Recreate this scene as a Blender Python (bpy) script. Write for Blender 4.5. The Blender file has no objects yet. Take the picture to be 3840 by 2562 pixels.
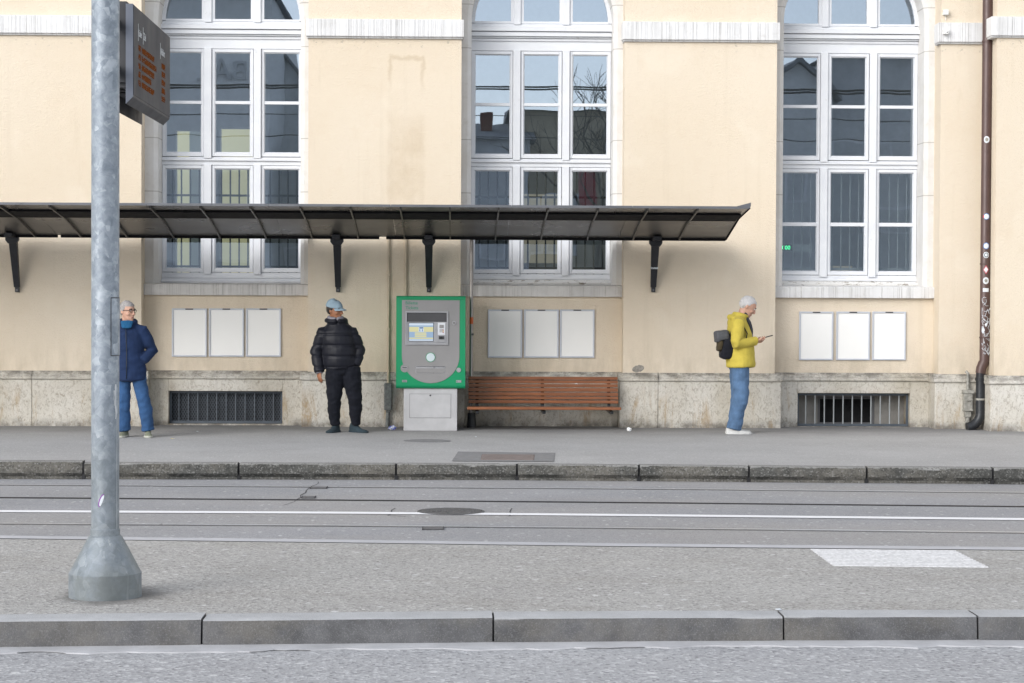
import bpy, bmesh, math, random
from mathutils import Vector, Matrix, noise
random.seed(7)
scene = bpy.context.scene
COL = scene.collection
R = math.radians
# ------------------------------------------------------------------ camera
FPX, CW, CH = 8000.0, 3840.0, 2562.0          # focal length in photo pixels
CAM = Vector((0.0, -27.6, 1.70))
psi, tht, rho = R(1.5), math.atan((1281 - 1110) / FPX), 0.0045
FW = Vector((math.sin(psi) * math.cos(tht), math.cos(psi) * math.cos(tht), -math.sin(tht)))
R0 = Vector((math.cos(psi), -math.sin(psi), 0))
U0 = R0.cross(FW)
RT = R0 * math.cos(rho) + U0 * math.sin(rho)
UP = -R0 * math.sin(rho) + U0 * math.cos(rho)
cd = bpy.data.cameras.new('camera')
cd.sensor_width = 36.0
cd.lens = 36.0 * FPX / CW
cd.clip_end = 2000
cam = bpy.data.objects.new('camera', cd)
COL.objects.link(cam)
cam.matrix_world = Matrix(((RT.x, UP.x, -FW.x, CAM.x), (RT.y, UP.y, -FW.y, CAM.y), (RT.z, UP.z, -FW.z, CAM.z), (0, 0, 0, 1)))
scene.camera = cam

def ray(u, v):
    return FW + RT * ((u - CW / 2) / FPX) - UP * ((v - CH / 2) / FPX)
def P(u, v, y):                                # photo pixel -> point on an upright plane at depth y
    d = ray(u, v); t = (y - CAM.y) / d.y
    return CAM + d * t
def G(u, v, z):                                # photo pixel -> point on level ground at height z
    d = ray(u, v); t = (z - CAM.z) / d.z
    return CAM + d * t
def PX(u, y, v=900): return P(u, v, y).x
def PZ(v, y, u=1900): return P(u, v, y).z

# ------------------------------------------------------------------ tagging
def tag(o, label=None, cat=None, group=None, kind=None):
    if label: o['label'] = label
    if cat: o['category'] = cat
    if group: o['group'] = group
    if kind: o['kind'] = kind
    return o
def thing(name, label, cat, loc=(0, 0, 0), rz=0.0, group=None):
    o = bpy.data.objects.new(name, None)
    o.empty_display_size = 0.1
    COL.objects.link(o)
    o.location = loc; o.rotation_euler = (0, 0, rz)
    return tag(o, label, cat, group)
def copy_tree(o, parent=None):
    c = o.copy(); COL.objects.link(c)
    if parent is not None: c.parent = parent
    for ch in list(o.children): copy_tree(ch, c)
    return c

# ------------------------------------------------------------------ mesh builder
class MB:
    def __init__(s): s.v = []; s.f = []; s.m = []
    def add(s, vs, fs, mi=0):
        n = len(s.v); s.v += [Vector(p) for p in vs]
        for f in fs: s.f.append([i + n for i in f]); s.m.append(mi)
        return s
    def box(s, x0, x1, y0, y1, z0, z1, mi=0):
        vs = [(x, y, z) for z in (z0, z1) for y in (y0, y1) for x in (x0, x1)]
        return s.add(vs, [(0, 2, 3, 1), (4, 5, 7, 6), (0, 1, 5, 4), (2, 6, 7, 3), (0, 4, 6, 2), (1, 3, 7, 5)], mi)
    def obox(s, c, h, M, mi=0):
        c = Vector(c)
        vs = [c + M @ Vector((x * h[0], y * h[1], z * h[2])) for z in (-1, 1) for y in (-1, 1) for x in (-1, 1)]
        return s.add(vs, [(0, 2, 3, 1), (4, 5, 7, 6), (0, 1, 5, 4), (2, 6, 7, 3), (0, 4, 6, 2), (1, 3, 7, 5)], mi)
    def quad(s, a, b, c, d, mi=0): return s.add([a, b, c, d], [(0, 1, 2, 3)], mi)
    def prism(s, poly, y0, y1, mi=0, axis='y'):
        n = len(poly)
        if axis == 'y': vs = [(p[0], y0, p[1]) for p in poly] + [(p[0], y1, p[1]) for p in poly]
        elif axis == 'x': vs = [(y0, p[0], p[1]) for p in poly] + [(y1, p[0], p[1]) for p in poly]
        else: vs = [(p[0], p[1], y0) for p in poly] + [(p[0], p[1], y1) for p in poly]
        fs = [tuple(range(n)), tuple(range(2 * n - 1, n - 1, -1))]
        for i in range(n):
            j = (i + 1) % n; fs.append((i, i + n, j + n, j))
        return s.add(vs, fs, mi)
    def tube(s, pts, rad, n=12, ref=(1, 0, 0), rnd=False, mi=0, cap=True):
        pts = [Vector(p) for p in pts]
        rad = [(r, r) if not isinstance(r, (tuple, list)) else tuple(r) for r in (rad if isinstance(rad, list) else [rad] * len(pts))]
        ref = Vector(ref)
        tg = []
        for i in range(len(pts)):
            a = pts[max(i - 1, 0)]; b = pts[min(i + 1, len(pts) - 1)]
            t = b - a
            tg.append(t.normalized() if t.length > 1e-9 else Vector((0, 0, 1)))
        if rnd:
            p2, r2, t2 = [], [], []
            for k in (80, 50, 25):
                k = R(k); m = max(rad[0]) if rnd is True else rnd
                p2.append(pts[0] - tg[0] * (m * math.sin(k))); r2.append((rad[0][0] * math.cos(k), rad[0][1] * math.cos(k))); t2.append(tg[0])
            p2 += pts; r2 += rad; t2 += tg
            for k in (25, 50, 80):
                k = R(k); m = max(rad[-1]) if rnd is True else rnd
                p2.append(pts[-1] + tg[-1] * (m * math.sin(k))); r2.append((rad[-1][0] * math.cos(k), rad[-1][1] * math.cos(k))); t2.append(tg[-1])
            pts, rad, tg = p2, r2, t2
        vs = []
        for p, r, t in zip(pts, rad, tg):
            a = ref - t * ref.dot(t)
            if a.length < 1e-3:
                q = Vector((0, 1, 0)) if abs(t.y) < .9 else Vector((0, 0, 1))
                a = q - t * q.dot(t)
            a.normalize(); b = t.cross(a)
            for k in range(n):
                w = 2 * math.pi * k / n
                vs.append(p + a * (r[0] * math.cos(w)) + b * (r[1] * math.sin(w)))
        fs = []
        L = len(pts)
        for i in range(L - 1):
            for k in range(n):
                k2 = (k + 1) % n
                fs.append((i * n + k, i * n + k2, (i + 1) * n + k2, (i + 1) * n + k))
        if cap:
            fs.append(tuple(range(n - 1, -1, -1))); fs.append(tuple(range((L - 1) * n, L * n)))
        return s.add(vs, fs, mi)
    def lathe(s, prof, c=(0, 0, 0), n=32, mi=0):
        c = Vector(c); vs = []
        for r, z in prof:
            for k in range(n):
                w = 2 * math.pi * k / n
                vs.append(c + Vector((r * math.cos(w), r * math.sin(w), z)))
        fs = []; L = len(prof)
        for i in range(L - 1):
            for k in range(n):
                k2 = (k + 1) % n
                fs.append((i * n + k, i * n + k2, (i + 1) * n + k2, (i + 1) * n + k))
        fs.append(tuple(range(n - 1, -1, -1))); fs.append(tuple(range((L - 1) * n, L * n)))
        return s.add(vs, fs, mi)
    def ball(s, c, r, n=12, M=None, mi=0):
        c = Vector(c); r = r if isinstance(r, (tuple, list)) else (r, r, r)
        h = n // 2; vs = []
        for i in range(h + 1):
            a = -math.pi / 2 + math.pi * (i + .02 if i == 0 else i - .02 if i == h else i) / h
            for k in range(n):
                w = 2 * math.pi * k / n
                q = Vector((r[0] * math.cos(a) * math.cos(w), r[1] * math.cos(a) * math.sin(w), r[2] * math.sin(a)))
                vs.append(c + (M @ q if M else q))
        fs = []
        for i in range(h):
            for k in range(n):
                k2 = (k + 1) % n
                fs.append((i * n + k, i * n + k2, (i + 1) * n + k2, (i + 1) * n + k))
        fs.append(tuple(range(n - 1, -1, -1))); fs.append(tuple(range(h * n, (h + 1) * n)))
        return s.add(vs, fs, mi)
    def mesh(s, name):
        me = bpy.data.meshes.new(name)
        me.from_pydata([tuple(p) for p in s.v], [], s.f)
        for p, mi in zip(me.polygons, s.m): p.material_index = mi
        bm = bmesh.new(); bm.from_mesh(me)
        bmesh.ops.recalc_face_normals(bm, faces=bm.faces)
        bm.to_mesh(me); bm.free()
        me.update()
        return me
    def build(s, name, mats, parent=None, smooth=False, bevel=0.0, loc=None, segs=2):
        me = s.mesh(name)
        for m in (mats if isinstance(mats, (list, tuple)) else [mats]): me.materials.append(m)
        o = bpy.data.objects.new(name, me); COL.objects.link(o)
        if parent is not None: o.parent = parent
        if loc is not None: o.location = loc
        if smooth:
            for p in me.polygons: p.use_smooth = True
        if smooth == 'angle':
            for p in me.polygons: p.use_smooth = True
            me.set_sharp_from_angle(angle=R(40))
        if bevel > 0:
            b = o.modifiers.new('bevel', 'BEVEL'); b.width = bevel; b.segments = segs; b.limit_method = 'ANGLE'
            b.harden_normals = False
        return o

def remeshed(mb, name, mats, parent, voxel=.007, smooth=6, disp=None):
    """grow one continuous skin over overlapping volumes"""
    me = mb.mesh(name + '_src'); o = bpy.data.objects.new(name + '_src', me); COL.objects.link(o)
    r = o.modifiers.new('r', 'REMESH'); r.mode = 'VOXEL'; r.voxel_size = voxel
    if smooth:
        sm = o.modifiers.new('s', 'SMOOTH'); sm.factor = .5; sm.iterations = smooth
    dg = bpy.context.evaluated_depsgraph_get()
    out = bpy.data.meshes.new_from_object(o.evaluated_get(dg))
    bpy.data.objects.remove(o); bpy.data.meshes.remove(me)
    if disp:
        nn = [v.normal.copy() for v in out.vertices]
        for v, q in zip(out.vertices, nn): v.co = v.co + q * disp(v.co)
    out.name = name
    out.materials.clear()
    for m in (mats if isinstance(mats, (list, tuple)) else [mats]): out.materials.append(m)
    for p in out.polygons: p.use_smooth = True
    oo = bpy.data.objects.new(name, out); COL.objects.link(oo); oo.parent = parent
    return oo

def text(name, body, size, mat, parent, M, ext=.001, align='LEFT', xs=1.0):
    cu = bpy.data.curves.new(name, 'FONT'); cu.body = body; cu.size = size; cu.extrude = ext; cu.align_x = align
    o = bpy.data.objects.new(name, cu); COL.objects.link(o)
    dg = bpy.context.evaluated_depsgraph_get()
    me = bpy.data.meshes.new_from_object(o.evaluated_get(dg))
    bpy.data.objects.remove(o); bpy.data.curves.remove(cu)
    me.transform(M @ Matrix.Diagonal((xs, 1, 1, 1)))
    me.materials.clear(); me.materials.append(mat)
    o = bpy.data.objects.new(name, me); COL.objects.link(o)
    if parent is not None: o.parent = parent
    return o
# text lying in the x-z plane and read from -y
def MXZ(p): return Matrix.Translation(Vector(p)) @ Matrix.Rotation(R(90), 4, 'X')

# ------------------------------------------------------------------ materials
class NT:
    def __init__(s, name):
        s.mat = bpy.data.materials.new(name); s.mat.use_nodes = True
        s.t = s.mat.node_tree; s.t.nodes.clear()
        s.out = s.n('ShaderNodeOutputMaterial')
        s.tc = s.n('ShaderNodeTexCoord')
    def n(s, ty, **k):
        q = s.t.nodes.new(ty)
        for a, b in k.items(): setattr(q, a, b)
        return q
    def l(s, a, b): s.t.links.new(a, b)
    def val(s, sock, x):
        if hasattr(x, 'is_linked') or hasattr(x, 'links'): s.l(x, sock)
        else: sock.default_value = x
    def co(s, scale=(1, 1, 1), loc=(0, 0, 0)):
        m = s.n('ShaderNodeMapping'); s.l(s.tc.outputs['Object'], m.inputs[0])
        m.inputs['Scale'].default_value = scale; m.inputs['Location'].default_value = loc
        return m.outputs[0]
    def noise(s, scale=5, detail=4, rough=.55, vec=None, dist=0):
        q = s.n('ShaderNodeTexNoise'); s.l(vec if vec is not None else s.tc.outputs['Object'], q.inputs['Vector'])
        q.inputs['Scale'].default_value = scale; q.inputs['Detail'].default_value = detail; q.inputs['Roughness'].default_value = rough
        q.inputs['Distortion'].default_value = dist
        return q.outputs['Fac']
    def voro(s, scale=5, vec=None, feature='F1', out='Distance'):
        q = s.n('ShaderNodeTexVoronoi', feature=feature); s.l(vec if vec is not None else s.tc.outputs['Object'], q.inputs['Vector'])
        q.inputs['Scale'].default_value = scale
        return q.outputs[out]
    def rng(s, x, a, b, c=0., d=1., smooth=False):
        q = s.n('ShaderNodeMapRange'); q.interpolation_type = 'SMOOTHSTEP' if smooth else 'LINEAR'
        s.l(x, q.inputs[0])
        for i, w in zip((1, 2, 3, 4), (a, b, c, d)): q.inputs[i].default_value = w
        return q.outputs[0]
    def math(s, op, a, b=0.0, clamp=False):
        q = s.n('ShaderNodeMath', operation=op); q.use_clamp = clamp
        s.val(q.inputs[0], a); s.val(q.inputs[1], b)
        return q.outputs[0]
    def mix(s, fac, a, b, mode='MIX'):
        q = s.n('ShaderNodeMix', data_type='RGBA', blend_type=mode)
        s.val(q.inputs[0], fac)
        for i, c in ((6, a), (7, b)):
            if isinstance(c, tuple): q.inputs[i].default_value = (*c[:3], 1)
            else: s.l(c, q.inputs[i])
        return q.outputs[2]
    def xyz(s):
        q = s.n('ShaderNodeSeparateXYZ'); s.l(s.tc.outputs['Object'], q.inputs[0]); return q.outputs
    def bump(s, h, strength=.3, dist=.01):
        q = s.n('ShaderNodeBump'); s.l(h, q.inputs['Height']); q.inputs['Strength'].default_value = strength; q.inputs['Distance'].default_value = dist
        return q.outputs[0]
    def bsdf(s, col, rough=.6, metal=0., nrm=None, spec=.5, **k):
        b = s.n('ShaderNodeBsdfPrincipled')
        if isinstance(col, tuple): b.inputs['Base Color'].default_value = (*col[:3], 1)
        else: s.l(col, b.inputs['Base Color'])
        s.val(b.inputs['Roughness'], rough); s.val(b.inputs['Metallic'], metal)
        b.inputs['Specular IOR Level'].default_value = spec
        if nrm is not None: s.l(nrm, b.inputs['Normal'])
        for a, c in k.items(): s.val(b.inputs[a.replace('_', ' ')], c)
        s.l(b.outputs[0], s.out.inputs[0])
        return s.mat
def sc(c, k): return tuple(x * k for x in c)
def simple(name, col, rough=.6, metal=0., var=.12, vs=6., bump=.0, bs=60., spec=.5, **k):
    t = NT(name)
    n = t.noise(vs, 5, .6)
    c = t.mix(t.rng(n, .3, .7), sc(col, 1 - var), sc(col, 1 + var))
    r = t.rng(t.noise(vs * 2.3, 3), .3, .7, max(rough - .08, .02), min(rough + .08, 1))
    nm = t.bump(t.noise(bs, 4, .6), bump, .01) if bump else None
    return t.bsdf(c, r, metal, nm, spec, **k)
# ------------------------------------------------------------------ material library
def m_stucco():
    t = NT('cream_stucco'); x, y, z = t.xyz()
    base = t.mix(t.rng(t.noise(.55, 4, .6), .35, .65), (.70, .60, .47), (.73, .64, .52))
    base = t.mix(t.math('MULTIPLY', t.rng(t.noise(2.2, 6, .7), .5, .75), .3), base, (.63, .50, .35))
    # old damp ghost of a removed frame on the pier above the ticket machine
    xa, xb, zt = PX(1462, 0, 300), PX(1585, 0, 300), PZ(216, 0, 1500)
    dx = t.math('ABSOLUTE', t.math('SUBTRACT', x, (xa + xb) / 2)); hw = (xb - xa) / 2
    wob = t.math('MULTIPLY', t.math('SUBTRACT', t.noise(5, 4), .5), .16)
    dxw = t.math('ADD', dx, wob)
    inside = t.rng(dxw, hw + .06, hw - .02, 0, 1, True)
    edge = t.math('MULTIPLY', t.rng(t.math('ABSOLUTE', t.math('SUBTRACT', dxw, hw)), .045, .0, 0, 1, True), t.rng(z, zt - .55, zt - .1, 0, 1, True))
    topl = t.math('MULTIPLY', t.rng(t.math('ABSOLUTE', t.math('SUBTRACT', z, t.math('ADD', zt, wob))), .05, .0, 0, 1, True), inside)
    low = t.math('MULTIPLY', t.math('MULTIPLY', inside, t.rng(z, zt - .25, zt - 1.2, 0, .9, True)), t.rng(t.noise(2.0, 5, .65), .35, .65))
    below = t.rng(z, zt + .03, zt + .01)
    st = t.math('MULTIPLY', t.math('MAXIMUM', topl, t.math('MULTIPLY', t.math('MAXIMUM', edge, low), below)), .45)
    base = t.mix(st, base, (.50, .385, .25))
    # soot specks under the cornice line, splash dirt just above the plinth
    zc = PZ(150, 0, 1900)
    sp = t.math('MULTIPLY', t.rng(t.noise(14, 6, .75), .58, .68), t.rng(t.math('ABSOLUTE', t.math('SUBTRACT', z, zc - .06)), .12, .0, 0, .75, True))
    base = t.mix(sp, base, (.25, .22, .18))
    dr = t.math('MULTIPLY', t.rng(z, 1.25, .72, 0, .55, True), t.rng(t.noise(3, 6, .7, t.co((1.5, 1, .5))), .4, .68))
    base = t.mix(dr, base, (.47, .40, .30))
    s2 = t.math('MULTIPLY', t.rng(t.noise(1.6, 6, .75, t.co((2.2, 1, .35), (3, 0, 1))), .6, .72), .22)
    base = t.mix(s2, base, (.52, .43, .30))
    rs = t.math('MULTIPLY', t.rng(t.noise(1.0, 5, .65, t.co((5, 1, .22), (7, 0, 2))), .56, .74), .20)
    base = t.mix(rs, base, (.50, .42, .31))
    pale = t.math('MULTIPLY', t.rng(t.noise(.9, 3, .5, t.co((1, 1, 1), (11, 0, 4))), .58, .62), .25)
    base = t.mix(pale, base, (.78, .70, .58))
    b = t.math('ADD', t.math('MULTIPLY', t.noise(26, 4, .6, t.co((1, 1, 1.8))), 1.0), t.noise(110, 2, .5))
    return t.bsdf(base, .9, 0, t.bump(b, .7, .010), .2)
def m_whitestone(name, tool=False, a=(.62, .60, .57), b=(.69, .68, .665)):
    t = NT(name); x, y, z = t.xyz()
    base = t.mix(t.rng(t.noise(3, 5, .6), .35, .65), a, b)
    base = t.mix(t.math('MULTIPLY', t.rng(t.noise(9, 6, .7), .56, .72), .35), base, (.45, .42, .38))
    nm = None
    if tool:
        w = t.noise(1.0, 2, .5, t.co((95, 1, .25)))
        ln = t.rng(w, .55, .68)
        ln2 = t.math('MULTIPLY', ln, t.rng(t.noise(2.0, 4, .6, t.co((1, 1, 2))), .3, .62))
        base = t.mix(t.math('MULTIPLY', ln2, .55), base, (.30, .28, .26))
        nm = t.bump(t.math('SUBTRACT', 1.0, ln), .6, .01)
    else:
        for v in (17, 181, 525, 725):
            zz = PZ(v, .28, 2050)
            d = t.rng(t.math('ABSOLUTE', t.math('SUBTRACT', z, zz)), .008, .003)
            base = t.mix(t.math('MULTIPLY', d, .6), base, (.25, .23, .2))
        nm = t.bump(t.noise(50, 4), .15, .005)
    return t.bsdf(base, .8, 0, nm, .25)
def m_plinth():
    t = NT('weathered_limestone'); x, y, z = t.xyz()
    base = t.mix(t.rng(t.noise(1.3, 5, .6), .35, .65), (.485, .445, .37), (.60, .572, .515))
    blk = t.math('MULTIPLY', t.rng(t.noise(.9, 1, .5, t.co((1, 1, .0), (5, 0, 0))), .45, .55), .5)
    base = t.mix(blk, base, (.68, .66, .62))
    pit = t.rng(t.noise(20, 7, .78, t.co((1.25, 1.25, .85)), 1.2), .50, .63)
    base = t.mix(t.math('MULTIPLY', pit, .72), base, (.29, .25, .195))
    rust = t.math('MULTIPLY', t.rng(t.noise(2.2, 6, .75, t.co((2.2, 1, .45)), .5), .53, .68), t.rng(z, .62, .2, 0, .95, True))
    base = t.mix(rust, base, (.37, .26, .14))
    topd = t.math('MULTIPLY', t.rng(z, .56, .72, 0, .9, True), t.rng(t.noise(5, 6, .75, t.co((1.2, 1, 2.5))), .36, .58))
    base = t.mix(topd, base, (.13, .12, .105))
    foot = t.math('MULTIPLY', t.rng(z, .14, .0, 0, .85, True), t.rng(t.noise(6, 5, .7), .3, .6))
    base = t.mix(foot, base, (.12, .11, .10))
    strk = t.math('MULTIPLY', t.rng(t.noise(1.0, 5, .7, t.co((9, 1, .6))), .55, .75), .22)
    base = t.mix(strk, base, (.22, .20, .175))
    wht = t.math('MULTIPLY', t.rng(t.noise(7, 6, .8, t.co((2.0, 1, .7), (9, 2, 4))), .58, .7), .5)
    base = t.mix(wht, base, (.66, .64, .60))
    return t.bsdf(base, .88, 0, t.bump(t.math('ADD', pit, t.noise(60, 4)), .4, .01), .2)
def m_asphalt(name, a, b, agg=(.42, .41, .40), scale=95, aggk=.5, dark=None, stain=.3, rough=.85, warm=None, ring=False):
    t = NT(name); x, y, z = t.xyz()
    base = t.mix(t.rng(t.noise(.8, 5, .65), .35, .65), a, b)
    if warm:
        base = t.mix(t.math('MULTIPLY', t.rng(t.noise(.35, 3, .6, t.co((.5, 1, 1))), .4, .62), .7), base, warm)
    cell = t.voro(scale, None, 'F1', 'Color')
    q = t.n('ShaderNodeSeparateColor'); t.l(cell, q.inputs[0])
    lt = t.rng(q.outputs[0], .70, .95, 0, aggk)
    base = t.mix(lt, base, agg)
    dk = t.rng(q.outputs[1], .72, .98, 0, aggk * .9)
    base = t.mix(dk, base, sc(a, .38))
    big = t.voro(scale * .2, None, 'F1', 'Color'); q2 = t.n('ShaderNodeSeparateColor'); t.l(big, q2.inputs[0])
    bd = t.voro(scale * .2)
    fl = t.math('MULTIPLY', t.rng(q2.outputs[0], .90, .93, 0, .8), t.rng(bd, .34, .2))
    base = t.mix(fl, base, (.60, .60, .60))
    base = t.mix(t.math('MULTIPLY', t.rng(t.noise(3.5, 6, .75, t.co((.35, 1.3, 1))), .55, .75), stain), base, sc(a, .5))
    if dark:                                   # tread dirt and painted-in shade along the foot of the wall
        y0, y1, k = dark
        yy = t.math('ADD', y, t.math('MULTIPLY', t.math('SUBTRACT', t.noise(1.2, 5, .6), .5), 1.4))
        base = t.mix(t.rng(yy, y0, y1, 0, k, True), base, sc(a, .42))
    if ring:                                   # grime gathered round the foot of the mast
        pc = G(394.5, 2236, 0.0)
        dx = t.math('SUBTRACT', x, pc.x + .03); dy = t.math('MULTIPLY', t.math('SUBTRACT', y, pc.y + .06), .75)
        d = t.math('SQRT', t.math('ADD', t.math('MULTIPLY', dx, dx), t.math('MULTIPLY', dy, dy)))
        d = t.math('ADD', d, t.math('MULTIPLY', t.math('SUBTRACT', t.noise(5, 5, .7), .5), .30))
        base = t.mix(t.rng(d, .36, .20, 0, .7, True), base, sc(a, .38))
        d2 = t.rng(t.noise(1.3, 5, .7, t.co((.6, 1.1, 1), (2, 5, 0))), .50, .70, 0, .30)
        base = t.mix(d2, base, (a[0] * .72, a[1] * .68, a[2] * .60))
    h = t.math('ADD', t.voro(scale), t.noise(scale * 2, 3))
    return t.bsdf(base, rough, 0, t.bump(h, .5, .008), .3)
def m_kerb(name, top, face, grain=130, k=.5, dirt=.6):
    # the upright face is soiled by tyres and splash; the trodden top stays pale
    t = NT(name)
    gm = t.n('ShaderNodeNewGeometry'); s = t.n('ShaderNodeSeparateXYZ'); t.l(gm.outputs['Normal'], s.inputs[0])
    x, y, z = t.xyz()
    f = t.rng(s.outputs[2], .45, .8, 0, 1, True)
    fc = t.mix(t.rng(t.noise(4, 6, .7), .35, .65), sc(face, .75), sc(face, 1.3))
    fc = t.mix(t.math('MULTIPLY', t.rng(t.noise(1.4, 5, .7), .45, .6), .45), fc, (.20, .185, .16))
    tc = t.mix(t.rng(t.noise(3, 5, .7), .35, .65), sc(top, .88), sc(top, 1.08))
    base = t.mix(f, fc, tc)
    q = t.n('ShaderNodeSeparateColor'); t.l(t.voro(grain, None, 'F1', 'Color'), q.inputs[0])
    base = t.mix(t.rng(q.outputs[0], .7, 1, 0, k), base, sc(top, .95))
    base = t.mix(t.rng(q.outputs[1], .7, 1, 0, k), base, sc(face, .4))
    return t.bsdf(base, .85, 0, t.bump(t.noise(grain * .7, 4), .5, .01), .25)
def m_galv():
    t = NT('galvanised_steel')
    v = t.voro(16, t.co((1.1, 1.1, .9)), 'F1', 'Color'); q = t.n('ShaderNodeSeparateColor'); t.l(v, q.inputs[0])
    n = t.noise(16, 5, .7, None, .6)
    base = t.mix(t.rng(n, .32, .70), (.165, .196, .235), (.32, .36, .405))
    vq = t.n('ShaderNodeSeparateColor'); t.l(t.voro(30, t.co((1, 1, .75)), 'F1', 'Color'), vq.inputs[0])
    sp = t.math('MULTIPLY', t.rng(t.noise(12, 4, .7), .42, .62), t.rng(vq.outputs[0], .55, .85))
    base = t.mix(t.math('MULTIPLY', sp, .75), base, (.46, .50, .545))
    base = t.mix(t.math('MULTIPLY', t.rng(q.outputs[0], .6, 1), .35), base, (.42, .46, .51))
    x, y, z = t.xyz()
    low = t.math('MULTIPLY', t.rng(z, 1.3, .15, 0, .7, True), t.rng(t.noise(3.0, 5, .7), .25, .6))
    base = t.mix(low, base, (.17, .185, .175))
    drip = t.math('MULTIPLY', t.rng(t.noise(1.0, 5, .7, t.co((26, 26, .9))), .60, .72), t.rng(z, 1.5, .4, 0, .5, True))
    base = t.mix(drip, base, (.52, .54, .54))
    return t.bsdf(base, t.rng(n, .3, .7, .42, .62), .35, t.bump(n, .1, .003), .5)
def m_wood():
    t = NT('oiled_slat_wood')
    w = t.noise(3, 6, .7, t.co((1.1, 14, 14)), .4)
    base = t.mix(t.rng(w, .3, .7), (.12, .040, .014), (.30, .105, .036))
    base = t.mix(t.math('MULTIPLY', t.rng(t.noise(1.2, 4, .6), .4, .7), .5), base, (.24, .10, .055))
    return t.bsdf(base, .42, 0, t.bump(w, .15, .003), .5)
def m_glass(name='window_glass', tint=(.80, .86, .86), k=.37):
    t = NT(name)
    tr = t.n('ShaderNodeBsdfTransparent'); tr.inputs[0].default_value = (*tint, 1)
    gl = t.n('ShaderNodeBsdfGlossy'); gl.inputs['Roughness'].default_value = .0; gl.inputs['Color'].default_value = (.60, .70, .84, 1)
    nm = t.bump(t.noise(1.1, 2, .5), .022, .05); t.l(nm, gl.inputs['Normal'])
    mx = t.n('ShaderNodeMixShader'); mx.inputs[0].default_value = k
    t.l(tr.outputs[0], mx.inputs[1]); t.l(gl.outputs[0], mx.inputs[2]); t.l(mx.outputs[0], t.out.inputs[0])
    return t.mat
def m_emit(name, col, s):
    t = NT(name); e = t.n('ShaderNodeEmission'); e.inputs[0].default_value = (*col, 1); e.inputs[1].default_value = s
    t.l(e.outputs[0], t.out.inputs[0]); return t.mat
def m_paint_white(name='white_window_paint'):
    t = NT(name)
    base = t.mix(t.rng(t.noise(4, 5, .6), .35, .65), (.66, .675, .71), (.71, .725, .75))
    base = t.mix(t.math('MULTIPLY', t.rng(t.noise(11, 6, .8), .62, .7), .5), base, (.45, .43, .40))
    return t.bsdf(base, .5, 0, None, .4)
def m_flaking():
    t = NT('flaking_sill_paint')
    base = t.mix(t.rng(t.noise(9, 6, .8, t.co((1, 1, 3))), .55, .60), (.72, .71, .69), (.25, .22, .18))
    return t.bsdf(base, .7, 0, None, .3)
def m_cloth(name, col, scale=300, var=.25, rough=.85, big=7.):
    t = NT(name)
    base = t.mix(t.rng(t.noise(big, 5, .65), .3, .7), sc(col, 1 - var), sc(col, 1 + var))
    base = t.mix(t.math('MULTIPLY', t.rng(t.noise(scale, 2), .4, .6), .25), base, sc(col, 1.5))
    return t.bsdf(base, rough, 0, t.bump(t.noise(scale, 2), .2, .002), .25, Sheen_Weight=.04)
def m_lane():
    t = NT('worn_road_paint')
    n = t.noise(30, 7, .8)
    base = t.mix(t.rng(n, .60, .70), (.80, .80, .82), (.38, .38, .39))
    return t.bsdf(base, .7, 0, None, .3)
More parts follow.
